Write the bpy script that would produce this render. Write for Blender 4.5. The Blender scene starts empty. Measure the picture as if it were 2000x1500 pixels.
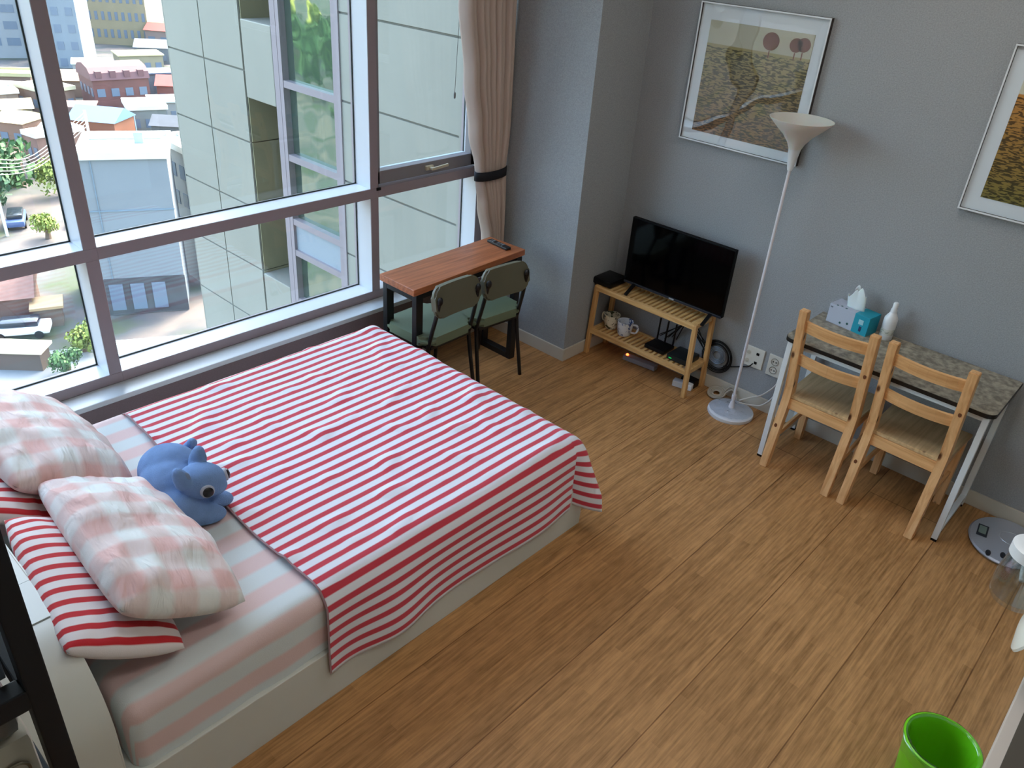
import bpy, bmesh, math, random
from mathutils import Vector, Matrix, noise
random.seed(7)
SC = bpy.context.scene
COL = SC.collection
PI = math.pi
def lin(c):
    return tuple(((v/255)/12.92 if v/255 <= .04045 else ((v/255+.055)/1.055)**2.4) for v in c)

# ------------------------------------------------------------------ camera
cd = bpy.data.cameras.new('camera'); cam = bpy.data.objects.new('camera', cd); COL.objects.link(cam)
yaw, pitch, roll = (math.radians(a) for a in (40.7699, -30.3438, 4.5712))
fw = Vector((math.cos(pitch)*math.cos(yaw), math.cos(pitch)*math.sin(yaw), math.sin(pitch)))
rt = Vector((math.sin(yaw), -math.cos(yaw), 0)); up = rt.cross(fw)
r2 = rt*math.cos(roll)+up*math.sin(roll); u2 = -rt*math.sin(roll)+up*math.cos(roll)
cam.matrix_world = Matrix(((r2.x, u2.x, -fw.x, -4.2142), (r2.y, u2.y, -fw.y, -3.6105), (r2.z, u2.z, -fw.z, 2.52), (0, 0, 0, 1)))
cd.sensor_width = 36; cd.lens = 36*1557.83/2000; cd.clip_start = .05; cd.clip_end = 900
SC.camera = cam

# ------------------------------------------------------------------ sky, sun, exposure
w = bpy.data.worlds.new('sky'); SC.world = w; w.use_nodes = True
nt = w.node_tree; bgn = nt.nodes['Background']
sky = nt.nodes.new('ShaderNodeTexSky'); sky.sky_type = 'NISHITA'; sky.sun_disc = False
sky.sun_elevation = math.radians(48); sky.sun_rotation = math.radians(70); sky.air_density = 1.2; sky.dust_density = 4
sky.ozone_density = .6
nt.links.new(sky.outputs[0], bgn.inputs[0]); bgn.inputs[1].default_value = .85
sd = bpy.data.lights.new('sun', 'SUN'); sun = bpy.data.objects.new('sun', sd); COL.objects.link(sun)
sd.energy = 1.5; sd.angle = math.radians(.6); sd.color = (1, .95, .86)
sun.rotation_euler = Vector((.82, .42, 1.02)).to_track_quat('Z', 'Y').to_euler()
SC.view_settings.view_transform = 'Standard'; SC.view_settings.look = 'None'
SC.view_settings.gamma = 1; SC.view_settings.use_curve_mapping = False
SC.view_settings.exposure = 1.4

# ------------------------------------------------------------------ materials
MATS = {}
def nodes(name):
    m = bpy.data.materials.new(name); m.use_nodes = True
    return m, m.node_tree, m.node_tree.nodes['Principled BSDF']
def mat(name, c, rough=.5, metal=0, spec=.5, var=0, vscale=20, stretch=(1, 1, 1), bump=0, bscale=80, coat=0, emit=None, trans=0, sub=0):
    if name in MATS: return MATS[name]
    m, t, b = nodes(name); MATS[name] = m
    L = t.links; N = t.nodes
    col = (*lin(c), 1)
    b.inputs['Base Color'].default_value = col; b.inputs['Roughness'].default_value = rough
    b.inputs['Metallic'].default_value = metal; b.inputs['Specular IOR Level'].default_value = spec
    b.inputs['Coat Weight'].default_value = coat
    if trans: b.inputs['Transmission Weight'].default_value = trans
    if sub: b.inputs['Subsurface Weight'].default_value = sub; b.inputs['Subsurface Scale'].default_value = .02
    if emit: b.inputs['Emission Color'].default_value = (*lin(emit[0]), 1); b.inputs['Emission Strength'].default_value = emit[1]
    tc = N.new('ShaderNodeTexCoord')
    mp = N.new('ShaderNodeMapping'); mp.inputs['Scale'].default_value = stretch; L.new(tc.outputs['Object'], mp.inputs[0])
    if var:
        n = N.new('ShaderNodeTexNoise'); n.inputs['Scale'].default_value = vscale; n.inputs['Detail'].default_value = 5
        L.new(mp.outputs[0], n.inputs[0])
        r = N.new('ShaderNodeMapRange'); r.inputs[1].default_value = .3; r.inputs[2].default_value = .7; L.new(n.outputs[0], r.inputs[0])
        mx = N.new('ShaderNodeMix'); mx.data_type = 'RGBA'; L.new(r.outputs[0], mx.inputs[0])
        mx.inputs[6].default_value = tuple(max(0, x*(1-var)) for x in col[:3])+(1,)
        mx.inputs[7].default_value = tuple(min(1, x*(1+var)) for x in col[:3])+(1,)
        L.new(mx.outputs[2], b.inputs['Base Color'])
    if bump:
        n = N.new('ShaderNodeTexNoise'); n.inputs['Scale'].default_value = bscale; n.inputs['Detail'].default_value = 4
        L.new(mp.outputs[0], n.inputs[0])
        bp = N.new('ShaderNodeBump'); bp.inputs['Strength'].default_value = bump; bp.inputs['Distance'].default_value = .01
        L.new(n.outputs[0], bp.inputs['Height']); L.new(bp.outputs[0], b.inputs['Normal'])
    return m
def stripes(name, ca, cb, period, frac, axis='v', bumpscale=300, rough=.85, cross=None, soft=.03, bump=.25, wr=0):
    """cloth with woven stripes laid out along the cloth's own UV (metres)"""
    if name in MATS: return MATS[name]
    m, t, b = nodes(name); MATS[name] = m; L = t.links; N = t.nodes
    uv = N.new('ShaderNodeTexCoord'); sp = N.new('ShaderNodeSeparateXYZ'); L.new(uv.outputs['UV'], sp.inputs[0])
    def band(out, per, fr):
        d = N.new('ShaderNodeMath'); d.operation = 'DIVIDE'; L.new(out, d.inputs[0]); d.inputs[1].default_value = per
        f = N.new('ShaderNodeMath'); f.operation = 'FRACT'; L.new(d.outputs[0], f.inputs[0])
        s = N.new('ShaderNodeMath'); s.operation = 'SUBTRACT'; L.new(f.outputs[0], s.inputs[0]); s.inputs[1].default_value = .5
        a = N.new('ShaderNodeMath'); a.operation = 'ABSOLUTE'; L.new(s.outputs[0], a.inputs[0])
        r = N.new('ShaderNodeMapRange'); L.new(a.outputs[0], r.inputs[0])
        r.inputs[1].default_value = fr/2-soft; r.inputs[2].default_value = fr/2+soft; r.inputs[3].default_value = 1; r.inputs[4].default_value = 0
        return r.outputs[0]
    o = band(sp.outputs[1 if axis == 'v' else 0], period, frac)
    if cross:
        o2 = band(sp.outputs[0 if axis == 'v' else 1], cross, frac)
        ad = N.new('ShaderNodeMath'); ad.operation = 'ADD'; L.new(o, ad.inputs[0]); L.new(o2, ad.inputs[1])
        hf = N.new('ShaderNodeMath'); hf.operation = 'MULTIPLY'; L.new(ad.outputs[0], hf.inputs[0]); hf.inputs[1].default_value = .5
        o = hf.outputs[0]
    mx = N.new('ShaderNodeMix'); mx.data_type = 'RGBA'; L.new(o, mx.inputs[0])
    mx.inputs[6].default_value = (*lin(ca), 1); mx.inputs[7].default_value = (*lin(cb), 1)
    L.new(mx.outputs[2], b.inputs['Base Color'])
    b.inputs['Roughness'].default_value = rough; b.inputs['Sheen Weight'].default_value = .15; b.inputs['Specular IOR Level'].default_value = .2
    n = N.new('ShaderNodeTexNoise'); n.inputs['Scale'].default_value = bumpscale; L.new(uv.outputs['Object'], n.inputs[0])
    bp = N.new('ShaderNodeBump'); bp.inputs['Strength'].default_value = bump; bp.inputs['Distance'].default_value = .002
    L.new(n.outputs[0], bp.inputs['Height'])
    if wr:
        n2 = N.new('ShaderNodeTexNoise'); n2.inputs['Scale'].default_value = 6; n2.inputs['Detail'].default_value = 3; n2.inputs['Distortion'].default_value = .5
        mp = N.new('ShaderNodeMapping'); mp.inputs['Scale'].default_value = (1, 3, 1); mp.inputs['Rotation'].default_value = (0, 0, .5); L.new(uv.outputs['Object'], mp.inputs[0]); L.new(mp.outputs[0], n2.inputs[0])
        b2 = N.new('ShaderNodeBump'); b2.inputs['Strength'].default_value = wr; b2.inputs['Distance'].default_value = .03
        L.new(n2.outputs[0], b2.inputs['Height']); L.new(b2.outputs[0], bp.inputs['Normal'])
    L.new(bp.outputs[0], b.inputs['Normal'])
    return m
def wood(name, ca, cb, axis='x', scale=1, rough=.45, knots=False):
    if name in MATS: return MATS[name]
    m, t, b = nodes(name); MATS[name] = m; L = t.links; N = t.nodes
    tc = N.new('ShaderNodeTexCoord'); mp = N.new('ShaderNodeMapping'); L.new(tc.outputs['Object'], mp.inputs[0])
    s = [26*scale]*3; s['xyz'.index(axis)] = 1.6*scale; mp.inputs['Scale'].default_value = s
    n = N.new('ShaderNodeTexNoise'); n.inputs['Scale'].default_value = 2.2; n.inputs['Detail'].default_value = 6; n.inputs['Distortion'].default_value = .6; L.new(mp.outputs[0], n.inputs[0])
    r = N.new('ShaderNodeValToRGB'); r.color_ramp.elements[0].position = .3; r.color_ramp.elements[1].position = .72
    r.color_ramp.elements[0].color = (*lin(ca), 1); r.color_ramp.elements[1].color = (*lin(cb), 1); L.new(n.outputs[0], r.inputs[0])
    out = r.outputs[0]
    if knots:
        v = N.new('ShaderNodeTexVoronoi'); v.inputs['Scale'].default_value = 1.0
        m2 = N.new('ShaderNodeMapping'); k = [11]*3; k['xyz'.index(axis)] = 5; m2.inputs['Scale'].default_value = k
        L.new(tc.outputs['Object'], m2.inputs[0]); L.new(m2.outputs[0], v.inputs[0])
        rr = N.new('ShaderNodeMapRange'); rr.inputs[1].default_value = .06; rr.inputs[2].default_value = .14; L.new(v.outputs['Distance'], rr.inputs[0])
        mx = N.new('ShaderNodeMix'); mx.data_type = 'RGBA'; L.new(rr.outputs[0], mx.inputs[0]); mx.inputs[6].default_value = (*lin((92, 52, 28)), 1); L.new(out, mx.inputs[7]); out = mx.outputs[2]
    L.new(out, b.inputs['Base Color']); b.inputs['Roughness'].default_value = rough
    return m
def floor_mat():
    m, t, b = nodes('floor_wood'); L = t.links; N = t.nodes
    tc = N.new('ShaderNodeTexCoord')
    def brick(wd, rh, mortar, c1, c2, off=.37):
        mp = N.new('ShaderNodeMapping'); mp.inputs['Location'].default_value = (.31, 3.6+.39*20, 0); L.new(tc.outputs['Object'], mp.inputs[0])
        k = N.new('ShaderNodeTexBrick'); k.offset = off; k.offset_frequency = 2; L.new(mp.outputs[0], k.inputs[0])
        k.inputs['Scale'].default_value = 1; k.inputs['Brick Width'].default_value = wd; k.inputs['Row Height'].default_value = rh
        k.inputs['Mortar Size'].default_value = mortar; k.inputs['Mortar Smooth'].default_value = .2
        k.inputs['Color1'].default_value = c1; k.inputs['Color2'].default_value = c2; k.inputs['Bias'].default_value = 0
        return k
    k1 = brick(.62, .039, .0, (0, 0, 0, 1), (1, 1, 1, 1), .41); k1.inputs['Mortar'].default_value = (.5, .5, .5, 1)
    mp = N.new('ShaderNodeMapping'); mp.inputs['Scale'].default_value = (2.0, 40, 1); L.new(tc.outputs['Object'], mp.inputs[0])
    n = N.new('ShaderNodeTexNoise'); n.inputs['Scale'].default_value = 2.4; n.inputs['Detail'].default_value = 6; L.new(mp.outputs[0], n.inputs[0])
    n2 = N.new('ShaderNodeTexNoise'); n2.inputs['Scale'].default_value = 26; n2.inputs['Detail'].default_value = 3; 
    mp2 = N.new('ShaderNodeMapping'); mp2.inputs['Scale'].default_value = (.6, 1.6, 1); L.new(tc.outputs['Object'], mp2.inputs[0]); L.new(mp2.outputs[0], n2.inputs[0])
    a = N.new('ShaderNodeMath'); a.operation = 'MULTIPLY_ADD'; L.new(k1.outputs['Color'], a.inputs[0]); a.inputs[1].default_value = .2
    L.new(n.outputs[0], a.inputs[2])
    a2 = N.new('ShaderNodeMath'); a2.operation = 'MULTIPLY_ADD'; L.new(n2.outputs[0], a2.inputs[0]); a2.inputs[1].default_value = .35; L.new(a.outputs[0], a2.inputs[2])
    r = N.new('ShaderNodeValToRGB'); r.color_ramp.elements[0].position = .5; r.color_ramp.elements[1].position = 1.02
    r.color_ramp.elements[0].color = (*lin((136, 97, 56)), 1); r.color_ramp.elements[1].color = (*lin((194, 144, 92)), 1)
    L.new(a2.outputs[0], r.inputs[0])
    k2 = brick(30, .39, .0028, (1, 1, 1, 1), (1, 1, 1, 1)); k2.inputs['Mortar'].default_value = (.5, .44, .38, 1)
    mx = N.new('ShaderNodeMix'); mx.data_type = 'RGBA'; mx.blend_type = 'MULTIPLY'; mx.inputs[0].default_value = 1
    L.new(r.outputs[0], mx.inputs[6]); L.new(k2.outputs['Color'], mx.inputs[7]); L.new(mx.outputs[2], b.inputs['Base Color'])
    b.inputs['Roughness'].default_value = .42; b.inputs['Specular IOR Level'].default_value = .35
    bp = N.new('ShaderNodeBump'); bp.inputs['Strength'].default_value = .12; bp.inputs['Distance'].default_value = .003; L.new(n.outputs[0], bp.inputs['Height']); L.new(bp.outputs[0], b.inputs['Normal'])
    return m
def glass_mat(name, tint=(.95, .97, .96), refl=.06, rough=0, wavy=0):
    """thin sheet glass: mostly straight-through light plus a mirror share that grows at grazing angles"""
    m, t, b = nodes(name); N = t.nodes; L = t.links; N.remove(b)
    tr = N.new('ShaderNodeBsdfTransparent'); tr.inputs[0].default_value = (*tint, 1)
    gl = N.new('ShaderNodeBsdfGlossy'); gl.inputs['Roughness'].default_value = rough
    fr = N.new('ShaderNodeLayerWeight'); pw = N.new('ShaderNodeMath'); pw.operation = 'POWER'; L.new(fr.outputs['Facing'], pw.inputs[0]); pw.inputs[1].default_value = 5
    fr.inputs[0].default_value = .5
    mr = N.new('ShaderNodeMath'); mr.operation = 'MULTIPLY_ADD'; L.new(pw.outputs[0], mr.inputs[0]); mr.inputs[1].default_value = .8; mr.inputs[2].default_value = refl
    mr.use_clamp = True
    mx = N.new('ShaderNodeMixShader'); L.new(mr.outputs[0], mx.inputs[0]); L.new(tr.outputs[0], mx.inputs[1]); L.new(gl.outputs[0], mx.inputs[2])
    if wavy:
        tc = N.new('ShaderNodeTexCoord'); n = N.new('ShaderNodeTexNoise'); n.inputs['Scale'].default_value = 3.5; n.inputs['Detail'].default_value = 1; L.new(tc.outputs['Object'], n.inputs[0])
        bp = N.new('ShaderNodeBump'); bp.inputs['Strength'].default_value = wavy; bp.inputs['Distance'].default_value = .05
        L.new(n.outputs[0], bp.inputs['Height']); L.new(bp.outputs[0], gl.inputs['Normal'])
    L.new(mx.outputs[0], N['Material Output'].inputs[0])
    return m

# ------------------------------------------------------------------ mesh helpers
def new(): return bmesh.new()
def box(bm, x0, x1, y0, y1, z0, z1, bev=0, seg=2):
    x0, x1 = min(x0, x1), max(x0, x1); y0, y1 = min(y0, y1), max(y0, y1); z0, z1 = min(z0, z1), max(z0, z1)
    v = [bm.verts.new((x, y, z)) for x in (x0, x1) for y in (y0, y1) for z in (z0, z1)]
    F = [(0, 1, 3, 2), (4, 6, 7, 5), (0, 4, 5, 1), (2, 3, 7, 6), (0, 2, 6, 4), (1, 5, 7, 3)]
    fs = [bm.faces.new([v[i] for i in f]) for f in F]
    if bev:
        es = list({e for f in fs for e in f.edges})
        bmesh.ops.bevel(bm, geom=es, offset=bev, segments=seg, affect='EDGES', profile=.6)
    return bm
def beam(bm, p0, p1, wd, ht, bev=0, upv=(0, 0, 1), cap=None):
    p0, p1 = Vector(p0), Vector(p1); d = (p1-p0).normalized(); u = Vector(upv)
    if abs(d.dot(u)) > .98: u = Vector((0, 1, 0))
    s = d.cross(u).normalized(); u = s.cross(d)
    v = [bm.verts.new(p+s*a*wd/2+u*b*ht/2) for p in (p0, p1) for a, b in ((-1, -1), (1, -1), (1, 1), (-1, 1))]
    fs = [bm.faces.new([v[i] for i in f]) for f in ((3, 2, 1, 0), (4, 5, 6, 7), (0, 1, 5, 4), (1, 2, 6, 5), (2, 3, 7, 6), (3, 0, 4, 7))]
    if bev: bmesh.ops.bevel(bm, geom=list({e for f in fs for e in f.edges}), offset=bev, segments=2, affect='EDGES', profile=.6)
    return bm
def smooth_path(pts, n=8):
    pts = [Vector(p) for p in pts]; out = []
    for i in range(len(pts)-1):
        a, b, c, d = pts[max(i-1, 0)], pts[i], pts[i+1], pts[min(i+2, len(pts)-1)]
        for k in range(n):
            t = k/n; out.append(.5*((2*b)+(c-a)*t+(2*a-5*b+4*c-d)*t*t+(3*b-a-3*c+d)*t**3))
    out.append(pts[-1]); return out
def tube(bm, pts, r, seg=10, closed=False, rs=None):
    pts = [Vector(p) for p in pts]; n = len(pts); rings = []
    prev = None
    for i, p in enumerate(pts):
        if closed: d = pts[(i+1) % n]-pts[i-1]
        else: d = pts[min(i+1, n-1)]-pts[max(i-1, 0)]
        d.normalize()
        if prev is None:
            a = Vector((0, 0, 1)) if abs(d.z) < .9 else Vector((1, 0, 0)); s = d.cross(a).normalized()
        else: s = (prev-d*prev.dot(d)).normalized()
        prev = s; u = d.cross(s); rr = rs[i] if rs else r
        rings.append([bm.verts.new(p+rr*(s*math.cos(2*PI*k/seg)+u*math.sin(2*PI*k/seg))) for k in range(seg)])
    m = n if closed else n-1
    for i in range(m):
        A, B = rings[i], rings[(i+1) % n]
        for k in range(seg): bm.faces.new((A[k], A[(k+1) % seg], B[(k+1) % seg], B[k]))
    if not closed: bm.faces.new(rings[0][::-1]); bm.faces.new(rings[-1])
    return bm
def lathe(bm, prof, c=(0, 0, 0), seg=32, M=None, sx=1, sy=1):
    c = Vector(c); rings = []
    for r, z in prof:
        if r < 1e-6:
            p = Vector((0, 0, z)); p = M @ p if M else p; rings.append([bm.verts.new(c+p)])
        else:
            row = []
            for k in range(seg):
                p = Vector((r*sx*math.cos(2*PI*k/seg), r*sy*math.sin(2*PI*k/seg), z)); p = M @ p if M else p
                row.append(bm.verts.new(c+p))
            rings.append(row)
    for A, B in zip(rings, rings[1:]):
        if len(A) == 1 and len(B) == 1: continue
        for k in range(seg):
            k2 = (k+1) % seg
            if len(A) == 1: bm.faces.new((A[0], B[k2], B[k]))
            elif len(B) == 1: bm.faces.new((A[k], A[k2], B[0]))
            else: bm.faces.new((A[k], A[k2], B[k2], B[k]))
    return bm
def prism(bm, poly, z0, z1):
    A = [bm.verts.new((x, y, z0)) for x, y in poly]; B = [bm.verts.new((x, y, z1)) for x, y in poly]; n = len(poly)
    bm.faces.new(A[::-1]); bm.faces.new(B)
    for i in range(n): bm.faces.new((A[i], A[(i+1) % n], B[(i+1) % n], B[i]))
    return bm
def grid(bm, nu, nv, f, uvf=None):
    V = [[bm.verts.new(f(i/nu, j/nv)) for j in range(nv+1)] for i in range(nu+1)]
    ul = bm.loops.layers.uv.verify() if uvf else None
    for i in range(nu):
        for j in range(nv):
            q = ((i, j), (i+1, j), (i+1, j+1), (i, j+1)); fc = bm.faces.new([V[a][b] for a, b in q])
            if uvf:
                for lp, (a, b) in zip(fc.loops, q): lp[ul].uv = uvf(a/nu, b/nv)
    return bm
def blob(bm, c, r, rot=None, sub=3):
    M = Matrix.Translation(Vector(c)) @ (rot.to_4x4() if rot else Matrix.Identity(4)) @ Matrix.Diagonal((*r, 1))
    bmesh.ops.create_icosphere(bm, subdivisions=sub, radius=1, matrix=M)
    return bm
def offset_of(o):
    v = Vector((0, 0, 0))
    while o: v += o.location; o = o.parent
    return v
def obj(name, bm, m, parent=None, smooth=False, local=False, mods=(), fix=True):
    """link the collected mesh as one object (coordinates are world ones unless local)"""
    if parent is not None and not local: bmesh.ops.translate(bm, verts=bm.verts, vec=-offset_of(parent))
    if fix: bmesh.ops.recalc_face_normals(bm, faces=bm.faces)
    me = bpy.data.meshes.new(name); bm.to_mesh(me); bm.free()
    for x in (m if isinstance(m, (list, tuple)) else [m]): me.materials.append(x)
    if smooth:
        for p in me.polygons: p.use_smooth = True
        if smooth != 'all': me.set_sharp_from_angle(angle=math.radians(38))
    o = bpy.data.objects.new(name, me); COL.objects.link(o); o.parent = parent
    for kind, kw in mods:
        md = o.modifiers.new(kind.lower(), kind)
        for k, v in kw.items(): setattr(md, k, v)
    return o
def tag(o, label=None, cat=None, group=None, kind=None):
    if label: o['label'] = label
    if cat: o['category'] = cat
    if group: o['group'] = group
    if kind: o['kind'] = kind
    return o
def thing(name, loc, label, cat, group=None, rz=0):
    o = bpy.data.objects.new(name, None); COL.objects.link(o); o.location = loc; o.rotation_euler.z = rz
    o.empty_display_size = .1
    return tag(o, label, cat, group)
def copy_tree(o, parent=None):
    c = o.copy(); COL.objects.link(c); c.parent = parent
    for ch in list(o.children): copy_tree(ch, c)
    return c
def struct(name, bm, m, parent=None, label=None, cat=None, **k):
    o = obj(name, bm, m, parent, **k)
    if parent is None: tag(o, label, cat, kind='structure')
    return o

# common materials
LITE = mat('light_wallpaper', (214, 212, 206), .8)
WALL = mat('grey_wallpaper', (155, 158, 160), .85, spec=.2, var=.12, vscale=160, bump=.35, bscale=260)
WALLD = mat('brown_wallpaper', (112, 98, 98), .8, var=.08, vscale=160)
WHITEP = mat('white_paint', (205, 204, 198), .55)
CEIL = mat('ceiling_white', (225, 224, 220), .8)
BASEB = mat('baseboard_vinyl', (196, 190, 176), .5)
ALU = mat('window_aluminium', (146, 133, 137), .42, spec=.5)
BLACKM = mat('black_metal', (14, 15, 18), .42)
BLACKP = mat('black_plastic', (8, 8, 10), .4, spec=.3)
WHITEM = mat('white_metal', (214, 219, 220), .4)
WHITEPL = mat('white_plastic', (222, 224, 226), .35)
BED = mat('bed_white_board', (206, 208, 200), .45)

# ================================================================== ROOM
GL = glass_mat('window_glass', (.925, .955, .94), .04)
X0, Y1, HC = -6.2, -5.4, 3.5
struct('floor', box(new(), X0, .2, Y1, .0, -.12, 0), floor_mat())
struct('ceiling', box(new(), X0, .2, Y1, .2, HC, HC+.12), CEIL)
struct('wall_right', box(new(), 0, .2, Y1, -.805, 0, HC), WALL)
struct('wall_left', box(new(), X0-.1, X0, Y1, .2, -.12, HC), LITE)
struct('wall_back', box(new(), X0, .2, Y1-.1, Y1, -.12, HC), LITE)
b = new(); box(b, -.471, .2, -.805, .0, 0, HC); struct('wall_column', b, WALL)
b = new(); box(b, X0, -.471, -.12, .0, 0, .395); struct('wall_front', b, WALLD)
b = new(); box(b, X0, -.471, -.02, .2, 3.15, HC); box(b, X0, -4.62, 0, .2, .42, 3.15); struct('wall_front_header', b, WALL).name = 'wall_top'
b = new(); box(b, X0, -.471, -.124, .0, .393, .42, .004); struct('trim_1', b, mat('sill_white', (196, 203, 205), .3))
def bb(name, b): return struct(name, b, BASEB)
b = new(); box(b, -.012, 0, Y1, -.805, 0, .085, .003); bb('baseboard_right', b)
b = new(); box(b, -.483, -.471, -.817, -.12, 0, .085, .003); bb('baseboard_column', b)
b = new(); box(b, -.471, -.012, -.817, -.805, 0, .085, .003); bb('baseboard_column_side', b)
b = new(); box(b, X0, -.483, -.132, -.12, 0, .085, .003); bb('baseboard_front', b)

# window: three bays, frame bars, reveals and panes
ZR, ZT0, ZT1, ZTOP = .471, 1.053, 1.110, 3.15
bays = [(-4.6, -4.545, -3.002), (-2.945, -2.945, -1.403), (-1.347, -1.347, -.535)]
# two glowing panels added on the ceiling, out of view, as fill light
def add_fill_panel(x, y, lab, rz=0):
    t = thing('fill_panel', (x, y, HC), lab, 'fill light', 'added fill panels', rz)
    b = new(); box(b, -.62, .62, -.22, .22, -.05, 0, .01); obj('housing', b, WHITEP, t, local=True)
    b = new(); box(b, -.59, .59, -.19, .19, -.056, -.0505); obj('glow_face', b, mat('fill_glow', (255, 250, 240), .5, emit=((255, 251, 246), 4.6)), t, local=True)
add_fill_panel(-3.0, -3.6, 'added white rectangular fill-light panel over the kitchen side'); add_fill_panel(-1.4, -2.6, 'added white rectangular fill-light panel over the middle of the room')
def frame_bay(n, xa, xl, xr, xr2, casement=False):
    t = bpy.data.objects.new('window_%d' % n, None); COL.objects.link(t); t.location = (xl, 0, .42); t['kind'] = 'structure'
    f = new()
    box(f, xa, xr2, 0, .165, .42, ZR, .002)               # bottom rail
    box(f, xa, xr2, 0, .165, ZT0, ZT1, .002)              # transom
    box(f, xa, xr2, 0, .165, 3.09, ZTOP, .002)            # head
    if xa < xl: box(f, xa, xl, 0, .165, ZR, ZT0, .002); box(f, xa, xl, 0, .165, ZT1, 3.09, .002)
    box(f, xr, xr2, 0, .165, ZR, ZT0, .002); box(f, xr, xr2, 0, .165, ZT1, 3.09, .002)
    obj('window_frame', f, ALU, t)
    g = new(); box(g, xl, xr, .140, .146, ZR, ZT0); obj('lower_pane', g, GL, t)
    g = new(); 
    for z in ((ZR, ZT0), (ZT1, 3.09)):                     # dark gaskets around panes
        for a in ((xl, xl+.008, *z), (xr-.008, xr, *z), (xl, xr, z[0], z[0]+.008), (xl, xr, z[1]-.008, z[1])):
            box(g, a[0], a[1], .134, .139, a[2], a[3])
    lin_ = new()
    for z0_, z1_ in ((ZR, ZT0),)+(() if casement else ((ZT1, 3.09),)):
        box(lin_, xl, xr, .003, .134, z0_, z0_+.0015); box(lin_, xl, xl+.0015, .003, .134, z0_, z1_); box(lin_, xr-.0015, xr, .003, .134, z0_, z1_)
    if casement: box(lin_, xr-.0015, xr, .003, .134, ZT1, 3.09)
    obj('reveal', lin_, mat('reveal_skylit', (206, 210, 216), .35, metal=.1), t)  # thin liners paler than the frame: skylight on the reveals put into their colour
    obj('gasket', g, mat('gasket', (48, 58, 56), .6), t)
    if not casement:
        g = new(); box(g, xl, xr, .140, .146, ZT1, 3.09); obj('upper_pane', g, GL, t)
    else:
        s = new(); zs, ze = ZT1+.012, 3.08
        box(s, xl+.006, xr-.006, .02, .075, zs, zs+.075, .004); box(s, xl+.006, xr-.006, .02, .075, ze-.06, ze, .004)
        box(s, xl+.006, xl+.03, .02, .075, zs, ze, .004); box(s, xr-.05, xr-.006, .02, .075, zs, ze, .004)
        so = obj('sash', s, mat('sash_grey', (128, 124, 127), .42), t)
        g = new(); box(g, xl+.012, xr-.03, .078, .084, zs+.05, ze-.05); obj('upper_pane', g, GL, so)
        lt = new(); box(lt, xl+.03, xr-.05, .075, .10, zs+.045, zs+.075, .003); obj('glazing_bead', lt, mat('bead_white', (190, 205, 210), .35), so)
        h = new(); box(h, -.975, -.915, .002, .02, 1.150, 1.178, .004); box(h, -.955, -.935, -.03, .004, 1.155, 1.172, .003)
        beam(h, (-.945, -.028, 1.165), (-.83, -.034, 1.175), .012, .018, .004)
        obj('handle', h, mat('handle_brass_white', (196, 186, 160), .35, metal=.3), so)
        c = new(); box(c, -1.362, -1.332, -.006, .002, 1.095, 1.112, .002); obj('stop_block', c, BLACKP, t)
    return t
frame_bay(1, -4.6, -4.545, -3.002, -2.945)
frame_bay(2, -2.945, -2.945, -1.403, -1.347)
frame_bay(3, -1.347, -1.347, -.535, -.471, True)

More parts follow.
